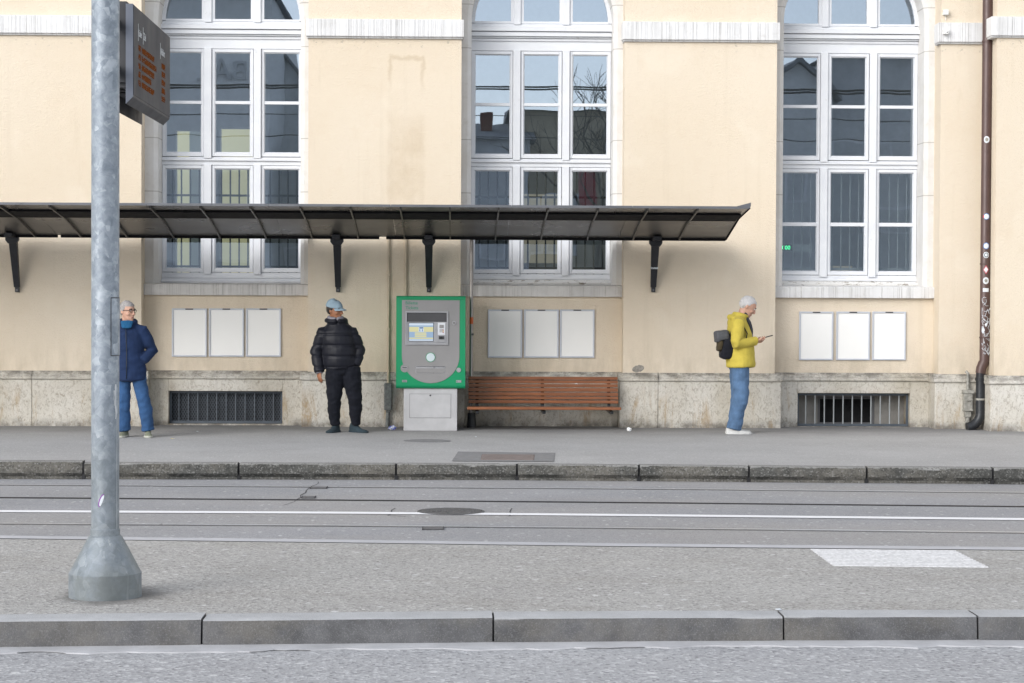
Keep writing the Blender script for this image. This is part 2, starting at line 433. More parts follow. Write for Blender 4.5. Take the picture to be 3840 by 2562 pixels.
M = dict(
    stucco=m_stucco(), stone=m_whitestone('pale_sandstone'), cornice=m_whitestone('combed_white_stone', True, (.67, .665, .66), (.73, .73, .735)),
    sillstone=m_whitestone('combed_grey_stone', True, (.60, .58, .56), (.70, .68, .66)),
    plinth=m_plinth(), glass=m_glass(), paint=m_paint_white(), flaking=m_flaking(),
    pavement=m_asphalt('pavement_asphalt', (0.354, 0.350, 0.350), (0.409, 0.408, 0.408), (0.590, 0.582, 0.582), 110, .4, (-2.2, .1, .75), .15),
    island=m_asphalt('coarse_platform_asphalt', (0.348, 0.336, 0.322), (0.398, 0.387, 0.371), (0.598, 0.587, 0.564), 62, .68, None, .2, ring=True),
    track=m_asphalt('track_asphalt', (0.281, 0.285, 0.298), (0.326, 0.327, 0.344), (0.463, 0.463, 0.476), 85, .4, None, .25, .8, (0.348, 0.331, 0.317)),
    road=m_asphalt('road_asphalt', (0.348, 0.346, 0.356), (0.392, 0.392, 0.402), (0.618, 0.621, 0.626), 52, .62, None, .12),
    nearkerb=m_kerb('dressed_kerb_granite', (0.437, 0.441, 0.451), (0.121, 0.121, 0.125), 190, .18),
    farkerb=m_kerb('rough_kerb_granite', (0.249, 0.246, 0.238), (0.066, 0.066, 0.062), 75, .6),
    mortar=simple('gutter_mortar', (0.447, 0.447, 0.461), .85, 0, .15, 5, .4, 60),
    flush=simple('flush_kerb_concrete', (0.453, 0.453, 0.472), .85, 0, .1, 4, .3, 80),
    iron=simple('cast_iron', (.12, .12, .125), .55, .5, .25, 9, .5, 60), rustiron=simple('rusty_cover_iron', (.20, .165, .155), .75, .1, .2, 9, .6, 50),
    railsteel=simple('polished_rail_steel', (.52, .53, .55), .35, .35, .1, 3), railmid=simple('rail_groove_grit', (.10, .10, .104), .9, 0, .3, 20), raildark=simple('rail_groove_dirt', (.025, .025, .028), .9, 0, .3, 20),
    dullsteel=simple('dull_rail_steel', (.16, .16, .17), .5, .6, .2, 6), lane=m_lane(), crack=simple('crack_tar', (.05, .05, .055), .9),
    concrete=simple('cover_concrete', (.20, .20, .205), .85, 0, .15, 9, .4, 60), patch=simple('cement_patch', (.27, .25, .22), .95, 0, .35, 18, .8, 40),
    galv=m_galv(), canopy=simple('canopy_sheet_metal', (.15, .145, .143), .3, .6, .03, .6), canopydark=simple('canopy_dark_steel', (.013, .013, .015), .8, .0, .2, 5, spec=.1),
    canopyedge=simple('canopy_edge_metal', (.155, .16, .175), .4, .55, .1, 3), rib=simple('canopy_rib_metal', (.10, .095, .09), .4, .5, .1, 4),
    bracket=simple('bracket_paint', (.022, .023, .028), .4, .1, .3, 8), board=simple('board_housing', (.055, .056, .062), .6, .0, .1, 3),
    boardlight=simple('board_end_sheen', (.24, .26, .31), .35, .5, .06, 3), boardface=simple('board_face_glass', (.06, .062, .07), .55, 0, .08, 2, spec=.1),
    boardblack=simple('board_vent_black', (.006, .006, .007), .8), led=m_emit('amber_led', (1.0, .33, .10), .055), white_print=simple('white_print', (.62, .64, .66), .6),
    green=simple('green_paint', (.0, .235, .095), .45, 0, .05, 2, spec=.5), machine=simple('machine_grey', (.25, .245, .245), .45, .25, .05, 3),
    seam=simple('door_seam_grey', (.17, .17, .175), .7), machinelight=simple('machine_light_metal', (.40, .40, .415), .35, .6, .06, 4), darkslot=simple('slot_dark', (.05, .05, .055), .5), greenprint=simple('green_print', (.0, .22, .12), .5),
    disc=simple('pale_disc', (.50, .57, .60), .4), base=simple('cabinet_grey', (.42, .42, .43), .5, .1, .1, 4, .05, 60), screen=m_emit('screen_blue', (.42, .58, .80), 0.41),
    screeny=m_emit('screen_yellow', (.80, .77, .45), 0.44), screenw=m_emit('screen_pale', (.70, .80, .92), 0.47), screenb=m_emit('screen_text', (.22, .36, .66), 0.33),
    alu=simple('poster_frame_alu', (.55, .57, .62), .4, .2, .06, 3), paper=simple('blank_poster', (.86, .85, .825), .55, 0, .015, 2), blacklabel=simple('black_label', (.03, .03, .03), .6),
    wood=m_wood(), pipebrown=simple('brown_pipe_paint', (.085, .050, .045), .4, .1, .15, 5), pipeblack=simple('black_pipe', (.018, .020, .024), .4, .1, .25, 6),
    conduit=simple('painted_conduit', (.50, .42, .31), .7, 0, .1, 8), steel=simple('steel_tube', (.30, .28, .27), .35, .8, .12, 5), jbox=simple('old_grey_box', (.16, .17, .165), .6, .2, .35, 22),
    jboxl=simple('stained_box', (.30, .29, .26), .75, .1, .4, 24), bars=simple('grille_bars', (.09, .105, .125), .5, .4, .15, 6), meshdark=simple('vent_mesh', (.03, .032, .037), .6, .2, .2, 9),
    iblack=simple('inner_grille_black', (.012, .016, .016), .5), ilight=simple('inner_grille_grey', (.30, .32, .33), .5), inwall=simple('interior_yellow', (.74, .69, .40), .8, 0, .05, 1.5), inpale=simple('interior_pale', (.62, .68, .66), .8, 0, .05, 1.5),
    indark=simple('interior_dark', (.52, .54, .56), .8), void=simple('cellar_dark', (.02, .02, .022), .9), cellarwall=simple('cellar_render', (.25, .24, .225), .9, 0, .2, 5), cellarframe=simple('cellar_frame', (.12, .12, .125), .6),
    sensor=simple('white_plastic', (.72, .72, .70), .5), red=simple('red_plastic', (.45, .02, .04), .4), orange=simple('orange_sticker', (.55, .10, .02), .5), yellowbit=simple('yellow_bit', (.75, .60, .02), .6),
    bottle=m_glass('bottle_plastic', (.82, .85, .86), .10), wrapblue=simple('blue_wrapper', (.10, .12, .42), .5, 0, .5, 40), stickw=simple('sticker_white', (.62, .66, .70), .5, 0, .12, 40), stickb=simple('sticker_blue', (.06, .16, .42), .5), stickr=simple('sticker_red', (.5, .05, .08), .5), purple=simple('sticker_purple', (.22, .04, .30), .5),
    skin=simple('skin_light', (.50, .29, .21), .5, 0, .1, 20, Subsurface_Weight=.08), skindark=simple('skin_brown', (.27, .115, .058), .5, 0, .1, 20), hairgrey=simple('hair_grey', (.30, .285, .28), .8, 0, .3, 60, .6, 150), hairwhite=simple('hair_white', (.52, .51, .515), .8, 0, .12, 60, .6, 150),
    navy=m_cloth('navy_jacket', (.010, .024, .070)), scarf=m_cloth('blue_scarf', (.010, .075, .17)), jeans=m_cloth('blue_jeans', (.028, .075, .175), 400, .3), jeans2=m_cloth('faded_jeans', (.075, .135, .235), 400, .3),
    olive=m_cloth('olive_shoe', (.17, .18, .13)), sole=simple('pale_sole', (.42, .42, .37), .7), puffer=m_cloth('black_puffer', (.006, .0068, .012), 500, .3, .5), track2=m_cloth('black_tracksuit', (.0035, .0045, .009)),
    capblue=m_cloth('pale_blue_cap', (.22, .30, .36)), hoodgrey=m_cloth('grey_hoodie', (.20, .19, .215)), teal=m_cloth('dark_teal_shoe', (.022, .036, .045)), yellow=m_cloth('yellow_jacket', (.45, .36, .060), 400, .15), dgrey=m_cloth('charcoal_cloth', (.035, .038, .05)), packolive=m_cloth('olive_pack', (.055, .042, .022)), packgrey=m_cloth('grey_pack', (.075, .078, .085)), packblack=m_cloth('black_pack', (.008, .009, .014)), shoewhite=m_cloth('white_trainer', (.48, .48, .47)),
    eyew=simple('eye_white', (.7, .68, .65), .3), eyed=simple('eye_dark', (.02, .015, .012), .3), lip=simple('lip', (.33, .13, .11), .5), phone=simple('phone_black', (.01, .01, .012), .2), bark=simple('bark', (.05, .04, .035), .9), brick=simple('chimney_brick', (.16, .06, .04), .9), housea=simple('pale_render', (.80, .82, .83), .9, 0, .08, .4), houseg=simple('grey_render', (.60, .62, .63), .9, 0, .2, .4), housed=simple('dark_render', (.52, .54, .56), .9, 0, .2, .5), housec=simple('cream_render', (.45, .40, .30), .9, 0, .1, .5), roofd=simple('slate_roof', (.17, .185, .21), .8, 0, .25, 3), reddoor=simple('red_panel', (.35, .02, .05), .6), wire=simple('wire_black', (.01, .01, .01), .6), greenled=m_emit('green_led', (.05, 1.0, .35), 1.6), notice=simple('notice_paper', (.42, .46, .48), .7),
    pavground=simple('ground_asphalt', (.17, .17, .175), .9, 0, .15, .5, .3, 60),
)


# ------------------------------------------------------------------ ground levels and edges
ZT, ZR = -.16, -.131
def line(pts, z):                               # polyline through photo points on a level, run past both frame edges
    q = [G(u, v, z) for u, v in pts]
    a = q[0] - (q[1] - q[0]).normalized() * 9; b = q[-1] + (q[-1] - q[-2]).normalized() * 9
    return [a] + q + [b]
def yat(ln, x):
    for a, b in zip(ln, ln[1:]):
        if x <= b.x or b is ln[-1]:
            return a.y + (b.y - a.y) * (x - a.x) / (b.x - a.x)
XS = [-18 + i * 1.0 for i in range(37)]
far_edge = line([(0, 1738), (1850, 1742), (3840, 1758)], 0)
isl_far = line([(300, 2014), (1300, 2026), (2400, 2041), (3840, 2054)], 0)
near_top = line([(0, 2339), (1300, 2327), (2500, 2318), (3840, 2315)], 0)
rail_l = [line([(0, 1821), (1200, 1829), (2400, 1836), (3840, 1851)], ZT), line([(0, 1869), (1200, 1878), (2400, 1888), (3840, 1903)], ZT), line([(0, 1968), (1200, 1975), (2400, 1985), (3840, 2002)], ZT)]
lane_l = line([(0, 1919), (1300, 1925), (2400, 1934), (3840, 1949)], ZT)
def sheet(name, la, lb, z, mat, kind='structure'):
    mb = MB()
    for x0, x1 in zip(XS, XS[1:]):
        mb.quad((x0, la(x0), z), (x1, la(x1), z), (x1, lb(x1), z), (x0, lb(x0), z))
    return tag(mb.build(name, mat), kind=kind)
def L(ln, off=0.): return lambda x: yat(ln, x) + off
# ground sheet reaching the horizon, in the street's level
g = MB(); g.quad((-600, -600, -.21), (600, -600, -.21), (600, 600, -.21), (-600, 600, -.21)); tag(g.build('ground', M['pavground']), kind='structure')
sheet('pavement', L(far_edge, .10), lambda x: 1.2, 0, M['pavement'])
sheet('tram_platform', L(near_top, .22), L(isl_far, -.17), 0, M['island'])
sheet('road', lambda x: -75, L(near_top, .02), ZR, M['road'])
# track bed in strips, with a real slot for each grooved rail
RW = .115
tb = MB()
bounds = [L(far_edge, .05), L(rail_l[0], RW), L(rail_l[0]), L(rail_l[1], RW), L(rail_l[1]), L(rail_l[2], RW), L(rail_l[2]), L(isl_far, .02)]
for i in range(0, 8, 2):
    for x0, x1 in zip(XS, XS[1:]):
        a, b = bounds[i], bounds[i + 1]
        tb.quad((x0, b(x0), ZT), (x1, b(x1), ZT), (x1, a(x1), ZT), (x0, a(x0), ZT))
def crack(pts, w=.006, z=ZT, bed=tb, mi=1):
    q = [G(u, v, z + .003) for u, v in pts]
    d = []
    for a, b in zip(q, q[1:]):
        for k in range(4):
            p = a.lerp(b, k / 4) + Vector((random.uniform(-.03, .03), random.uniform(-.012, .012), 0)); d.append(p)
    d.append(q[-1])
    for a, b in zip(d, d[1:]):
        n = Vector((-(b - a).y, (b - a).x, 0)).normalized() * w * random.uniform(.5, 1.2)
        bed.quad(a - n, b - n, b + n, a + n, mi)
crack([(1197, 1806), (1170, 1830), (1125, 1866), (1060, 1895)]); crack([(1478, 1906), (1460, 1933), (1520, 1937)]); crack([(1910, 1906), (1910, 1935)])
tag(tb.build('track_bed', [M['track'], M['crack']]), kind='structure')
labels = ['far tram rail nearest the rough granite kerb, polished bright on the right', 'middle tram rail with a dark groove just behind the white painted line', 'near tram rail between the white painted line and the flush platform edge']
for ln, lb, mm in zip(rail_l, labels, ((M['railsteel'], 0), (M['dullsteel'], 1), (M['railsteel'], 2))):
    mb = MB()
    prof = [(RW, 0), (.058, 0), (.054, -.045), (.018, -.045), (.014, 0), (0, 0)]
    if mm[1] == 1: prof = [(RW, 0), (.085, 0), (.082, -.045), (.018, -.045), (.014, 0), (0, 0)]
    for x0, x1 in zip(XS, XS[1:]):
        for i, (p, q) in enumerate(zip(prof, prof[1:])):
            mb.quad((x0, yat(ln, x0) + p[0], ZT + p[1] + .003), (x1, yat(ln, x1) + p[0], ZT + p[1] + .003), (x1, yat(ln, x1) + q[0], ZT + q[1] + .003), (x0, yat(ln, x0) + q[0], ZT + q[1] + .003), 0 if i in (0, 4) else 1)
    tag(mb.build('tram_rail', [mm[0], M['raildark'] if mm[1] == 1 else M['railmid']]), lb, 'rail', 'tram rails set in the road')
mb = MB()
for x0, x1 in zip(XS, XS[1:]):
    k = .085
    mb.quad((x0, yat(lane_l, x0) - k, ZT + .005), (x1, yat(lane_l, x1) - k, ZT + .005), (x1, yat(lane_l, x1) + k, ZT + .005), (x0, yat(lane_l, x0) + k, ZT + .005))
tag(mb.build('lane_line', M['lane']), 'long white painted line running between the middle and near tram rails', 'road marking')

def kerb_row(name, ln, joints, z0, z1, depth, mat, rough, batter, rnd, gap=.009, step=.12, under=0):
    mb = MB(); js = [-19.0] + joints + [19.0]
    for a, b in zip(js, js[1:]):
        n = max(2, int((b - a) / step))
        h = z1 - z0
        prof = [(depth, z1), (depth * .5, z1), (rnd * 1.3, z1), (rnd * .35, z1 - rnd * .35), (0, z1 - rnd * 1.3)] + [(-batter * k / 4 + (under if k > 2 else 0), z1 - rnd * 1.3 - (h - rnd * 1.3) * k / 4) for k in range(1, 5)]
        rows = []
        tilt = random.uniform(-.004, .004); off = random.uniform(-.006, .006)
        for i in range(n + 1):
            x = a + gap / 2 + (b - a - gap) * i / n
            e = .006 if i in (0, n) else 0
            row = []
            for k, (py, pz) in enumerate(prof):
                w = noise.noise(Vector((x * 7, py * 20 + k * .8, pz * 30))) * rough + noise.noise(Vector((x * 22, k * 2.1, 3))) * rough * .6
                bump_y = w if 3 <= k < len(prof) else 0
                row.append((x, yat(ln, x) + py + bump_y + off + (e if k > 2 else 0), pz + (w * .3 if 1 < k < 5 else 0) + tilt * (1 if k < 4 else 0) * (x - a)))
            rows.append(row)
        m = len(prof)
        vs = [p for r in rows for p in r]
        fs = [(i * m + k, (i + 1) * m + k, (i + 1) * m + k + 1, i * m + k + 1) for i in range(n) for k in range(m - 1)]
        fs += [tuple(range(m)), tuple(range(n * m + m - 1, n * m - 1, -1))]
        mb.add(vs, fs)
        # dark packed joint
        mb.box(b - gap * .8, b + gap * .8, yat(ln, b) + .02, yat(ln, b) + depth, z0 - .02, z1 - .012, 1)
    return tag(mb.build(name, [mat, M['void']], smooth='angle'), kind='structure')
jf = [G(u, v, 0).x for u, v in ((309, 1740), (893, 1741), (1485, 1742), (1939, 1743), (2396, 1746), (2808, 1749), (3250, 1753), (3724, 1757))]
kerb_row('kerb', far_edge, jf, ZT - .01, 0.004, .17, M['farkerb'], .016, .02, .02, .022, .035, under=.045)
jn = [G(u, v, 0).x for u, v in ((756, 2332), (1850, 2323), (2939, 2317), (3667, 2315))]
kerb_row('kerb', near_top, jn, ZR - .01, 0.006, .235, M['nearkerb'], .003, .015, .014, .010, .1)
sheet('platform_edge', L(isl_far, -.17), L(isl_far, .0), .004, M['flush'])
mb = MB()
for x0, x1 in zip(XS, XS[1:]): mb.quad((x0, yat(isl_far, x0), .004), (x1, yat(isl_far, x1), .004), (x1, yat(isl_far, x1) + .005, ZT), (x0, yat(isl_far, x0) + .005, ZT))
tag(mb.build('platform_edge', M['flush']), kind='structure')
# ragged mortar strip in the gutter in front of the near kerb
mb = MB(); n = 420; pa = None
for i in range(n + 1):
    x = -13 + 26 * i / n
    w = .15 + .06 * noise.noise(Vector((x * 1.1, 0, 0))) + .07 * noise.noise(Vector((x * 4, 5, 0))) + .035 * noise.noise(Vector((x * 25, 9, 0)))
    yk = yat(near_top, x) - .014
    cur = ((x, yk + .03, ZR + .012), (x, yk - w, ZR + .006), (x, yk - w - .006, ZR - .004))
    if pa:
        mb.quad(pa[0], cur[0], cur[1], pa[1]); mb.quad(pa[1], cur[1], cur[2], pa[2], 0)
        if noise.noise(Vector((x * 1.7, 31, 0))) > .25:
            mb.quad((pa[2][0], pa[2][1] + .004, ZR + .004), (cur[2][0], cur[2][1] + .004, ZR + .004), (cur[2][0], cur[2][1] - .004, ZR + .004), (pa[2][0], pa[2][1] - .004, ZR + .004), 1)
    pa = cur
tag(mb.build('gutter', [M['mortar'], M['crack']]), kind='structure')

# covers
def disc(u, v, z, rpx): c = G(u, v, z); return c, rpx * (c - CAM).dot(FW) / FPX
c, r = disc(1691, 1920, ZT, 126)
mb = MB(); mb.lathe([(r, 0), (r, .008), (r * .94, .010), (r * .93, .004), (r * .91, .004), (r * .90, .010), (.0001, .012)], (0, 0, 0), 48)
for k in range(9):
    for s in (-1, 1):
        mb.obox((r * .17 * (k - 4), s * r * .25, .0125), (r * .05, r * .12, .002), Matrix.Identity(3))
tag(mb.build('manhole_cover', M['iron'], smooth='angle', loc=c), 'round iron manhole cover interrupting the white line between the tram rails', 'manhole cover')
c, r = disc(1602, 1654, 0, 89)
mb = MB(); mb.lathe([(r, 0), (r, .003), (r * .96, .004), (r * .95, .001), (r * .92, .001), (r * .91, .004), (.0001, .005)], (0, 0, 0), 48)
mb.box(-.06, .06, -.02, .02, .005, .007)
tag(mb.build('manhole_cover', M['concrete'], smooth='angle', loc=c), 'faint round asphalt filled manhole cover in front of the ticket machine', 'manhole cover')
q = [G(u, v, .0) for u, v in ((1718, 1695), (2082, 1700), (2077, 1733), (1694, 1731))]
qi = [G(u, v, .0) for u, v in ((1807, 1705), (2006, 1707), (2003, 1728), (1801, 1727))]
t_ = thing('inspection_cover', 'rectangular inspection cover with rusty lid in the pavement by the kerb', 'inspection cover', (q[0] + q[1] + q[2] + q[3]) / 4)
o = t_.location
mb = MB(); up = Vector((0, 0, .005))
for i in range(4):
    j = (i + 1) % 4; mb.quad(q[i] - o + up, q[j] - o + up, qi[j] - o + up, qi[i] - o + up)
mb.build('surround', M['concrete'], t_)
mb = MB(); mb.add([p - o + Vector((0, 0, .002)) for p in qi] + [p - o + Vector((0, 0, .008)) for p in [qi[0].lerp(qi[2], .03), qi[1].lerp(qi[3], .03), qi[2].lerp(qi[0], .03), qi[3].lerp(qi[1], .03)]], [(4, 5, 6, 7), (0, 1, 5, 4), (1, 2, 6, 5), (2, 3, 7, 6), (3, 0, 4, 7)])
mb.build('lid', M['rustiron'], t_)
def rail_box(u, v, wpx, lab):
    c = G(u, v, ZT); w = wpx * (c - CAM).dot(FW) / FPX / 2
    mb = MB(); mb.box(-w, w, -.09, .09, .003, .008); mb.box(-w * .9, w * .9, -.07, .07, .008, .0105, 1); mb.box(-w, -w * .95, -.1, .1, .003, .012, 2); mb.box(w * .95, w, -.1, .1, .003, .012, 2)
    tag(mb.build('track_drain', [M['iron'], M['dullsteel'], M['crack']], loc=c), lab, 'drain cover', 'small iron covers beside the tram rails')
rail_box(1196, 1831, 62, 'small iron box cover on the far tram rail, left of centre')
rail_box(1158, 1867, 50, 'small iron box cover on the middle tram rail beside the asphalt crack')
rail_box(1624, 1984, 80, 'small iron box cover just in front of the near tram rail')
# tactile field on the platform
A, B, C_, D = [G(u, v, 0.0) for u, v in ((3039, 2062), (3581, 2067.5), (3713, 2132.5), (3127, 2126))]
mb = MB(); n = 12
for i in range(n):
    t0, t1 = (i + .0) / n, (i + .46) / n
    a0, b0, a1, b1 = A.lerp(D, t0), B.lerp(C_, t0), A.lerp(D, t1), B.lerp(C_, t1)
    up = Vector((0, 0, .008)); e = Vector((0, 0, .0)) 
    lo = [a1 + e, b1 + e, b0 + e, a0 + e]; hi = [a1 + up + Vector((0, .006, 0)), b1 + up + Vector((0, .006, 0)), b0 + up - Vector((0, .006, 0)), a0 + up - Vector((0, .006, 0))]
    mb.add(lo + hi, [(4, 5, 6, 7), (0, 1, 5, 4), (1, 2, 6, 5), (2, 3, 7, 6), (3, 0, 4, 7)])
tag(mb.build('tactile_paving', simple('tactile_paint', (.53, .53, .54), .7, 0, .2, 40)), 'white ribbed tactile guidance strip painted on the platform edge at right', 'tactile paving')
# ------------------------------------------------------------------ station building
YP, YB, YW = 0.0, .28, .73                      # pier fronts, window bays, window frames
building = thing('station_building', 'cream rendered station building with tall arched windows and a limestone plinth', 'building')
B_ = building
ZPL = PZ(1392, 0, 600)                          # top of the plinth
ZTOP = 9.0
e0r, e1l, e1r, e2l, e2r, e3l = PX(530, 0), PX(1155, 0), PX(1728, 0), PX(2339, 0), PX(2909, 0), PX(3523, 0)
WC = [PX(2027, YW) - PX(1150, YW) + PX(0, YW) + 0.0] * 1
wc2 = PX(2027, YW); PITCH = (PX(3177.5, YW) - PX(871.5, YW)) / 2
WCX = [PX(871.5, YW), wc2, PX(3177.5, YW)]
YA, YBB = -.06, -.55                            # right pier, projecting bay at the far right
xA0, xA1 = PX(3523, YA), PX(3722, YA)
xB0 = PX(3732, YBB)
zS = lambda v: PZ(v, YW, 2027)
z_sill_b, z_sill_t = PZ(1113, YB, 2030), PZ(1069, YB, 2030)
z_sp = zS(88)
HW = .928
# walls: piers, panels below the windows, panels above the arches, inner returns
w = MB()
w.box(-16, e0r, YP, 1.0, ZPL, ZTOP); w.box(e1l, e1r, YP, 1.0, ZPL, ZTOP); w.box(e2l, e2r, YP, 1.0, ZPL, ZTOP)
w.box(xA0, xB0 + .4, YA, 1.0, ZPL, ZTOP); w.box(xB0, 16, YBB, .9, ZPL, ZTOP)
for a, b in ((e0r, e1l), (e1r, e2l), (e2r, xA0)):
    w.box(a, b, YB, .95, ZPL - .02, z_sill_b + .01)
    w.box(a, b, YB + .003, .95, 7.0, ZTOP - .01)
w.build('wall', M['stucco'], B_)
# cornice bands, one per pier
def band(x0, x1, yf, vt, vb, u, name='cornice'):
    zt, zb = PZ(vt, yf - .06, u), PZ(vb, yf - .06, u)
    m = MB(); m.box(x0, x1, yf - .065, yf + .2, zb, zt); m.box(x0 + .012, x1 - .012, yf - .035, yf + .2, zb - .022, zb + .01)
    m.build(name, M['cornice'], B_, bevel=.008)
band(-16, e0r + .03, YP, 58, 126, 330)
band(e1l - .03, e1r + .03, YP, 72, 137.5, 1443)
band(e2l - .03, e2r + .03, YP, 82.5, 150.5, 2630)
band(xA0 - .05, xB0 + .2, YA, 85, 158, 3600)
band(xB0 - .09, 16, YBB, 62, 134, 3780)
# plinth with moulded top and cellar openings
pl = MB(); mo = ZPL - PZ(1424, 0, 600)
def plinth_piece(x0, x1, yf, holes=None):
    zt = ZPL - mo
    if not holes: pl.box(x0, x1, yf, .9, -.05, zt)
    else:
        hx0, hx1, hz0, hz1 = holes
        pl.box(x0, hx0, yf, .9, -.05, zt); pl.box(hx1, x1, yf, .9, -.05, zt)
        pl.box(hx0, hx1, yf + .001, .9, hz1, zt - .001); pl.box(hx0, hx1, yf + .001, .9, -.05, hz0)
    prof = [(yf + .005, zt), (yf - .020, zt + .004), (yf - .026, zt + .02), (yf - .018, zt + .035), (yf - .006, zt + .042), (yf - .006, zt + .062), (yf + .02, zt + .085), (yf + .045, zt + mo), (yf + .4, zt + mo), (yf + .4, zt)]
    pl.prism(prof, x0 - (.018 if yf < .1 else 0), x1 + (.018 if yf < .1 else 0), axis='x')
YPP, YPB = -.055, .225
pe0r, pe1l, pe1r, pe2l, pe2r, pA0, pA1, pB0 = PX(552, 0, 1500), PX(1132, 0, 1500), PX(1742, 0, 1500), PX(2322, 0, 1500), PX(2926, 0, 1500), PX(3498, 0, 1500), PX(3690, YA, 1500), PX(3710, YBB, 1500)
H1 = (PX(632, YPB, 1530), PX(1059, YPB, 1530), PZ(1590, YPB, 850), PZ(1467, YPB, 850))
H3 = (PX(2991, YPB, 1530), PX(3412, YPB, 1530), PZ(1601, YPB, 3200), PZ(1475, YPB, 3200))
for x0, x1 in ((-16, -7.75), (-7.745, -5.45), (-5.445, pe0r)): plinth_piece(x0, x1, YPP)
plinth_piece(pe1l, pe1r, YPP); plinth_piece(pe2l, (pe2l + pe2r) / 2 - .55, YPP); plinth_piece((pe2l + pe2r) / 2 - .546, pe2r, YPP)
plinth_piece(pe0r, pe1l, YPB, H1); plinth_piece(pe1r, pe2l, YPB); plinth_piece(pe2r, pA0, YPB, H3)
plinth_piece(pA0, xB0 + .3, YA - .055); plinth_piece(pB0, 16, YBB - .055)
pl.build('plinth', M['plinth'], B_, bevel=.006)
# cellar gratings
def grating(H, n, dense):
    x0, x1, z0, z1 = H; y = YPB + .09
    m = MB(); f = .03
    m.box(x0, x1, y, y + .03, z1 - .035, z1); m.box(x0, x1, y, y + .03, z0, z0 + .035); m.box(x0, x0 + f, y, y + .03, z0 + .035, z1 - .035); m.box(x1 - f, x1, y, y + .03, z0 + .035, z1 - .035)
    g = m.build('cellar_grating', M['bars'], B_, bevel=.003)
    b = MB()
    for i in range(1, n):
        x = x0 + (x1 - x0) * i / n; b.tube([(x, y + .015, z0 + .03), (x, y + .015, z1 - .03)], .009, 8)
    b.build('grating_bars', M['bars'] if dense else M['ilight'], g, smooth='angle')
    bk = MB()
    if dense:                                   # expanded metal behind the bars
        h = .03; zz = z0; r = 0
        dx = .034
        k = 0
        while zz < z1:
            x = x0 + (dx / 2 if k % 2 else 0)
            while x < x1:
                for s in (-1, 1):
                    p, q = Vector((x, y + .05, zz)), Vector((x + s * dx / 2, y + .05, zz + h))
                    nn = Vector(((q - p).z, 0, -(q - p).x)).normalized() * .0035
                    bk.quad(p - nn, q - nn, q + nn, p + nn)
                x += dx
            zz += h; k += 1
        bk.build('expanded_mesh', M['bars'], g)
        v = MB(); v.quad((x0, y + .12, z0), (x1, y + .12, z0), (x1, y + .12, z1), (x0, y + .12, z1)); v.build('cellar_void', M['meshdark'], g)
    else:
        yb = y + .28; m = MB()
        a, b2, c2 = x0 + (x1 - x0) * .22, x0 + (x1 - x0) * .735, z1 - .06
        m.box(x0, a, yb, yb + .1, z0, z1); m.box(b2, x1, yb, yb + .1, z0, z1); m.box(a, b2, yb + .001, yb + .1, c2, z1)
        m.build('cellar_wall', M['cellarwall'], g)
        m = MB(); f = .035
        m.box(a, a + f, yb + .02, yb + .06, z0, c2); m.box(b2 - f, b2, yb + .02, yb + .06, z0, c2); m.box(a + f, b2 - f, yb + .02, yb + .06, c2 - f, c2); m.box(a + f, b2 - f, yb + .02, yb + .06, z0, z0 + f)
        m.build('cellar_frame', M['cellarframe'], g)
        m = MB(); m.quad((x0, yb + .3, z0), (x1, yb + .3, z0), (x1, yb + .3, z1), (x0, yb + .3, z1)); m.build('cellar_void', M['void'], g)
grating(H1, 12, True); grating(H3, 12, False)

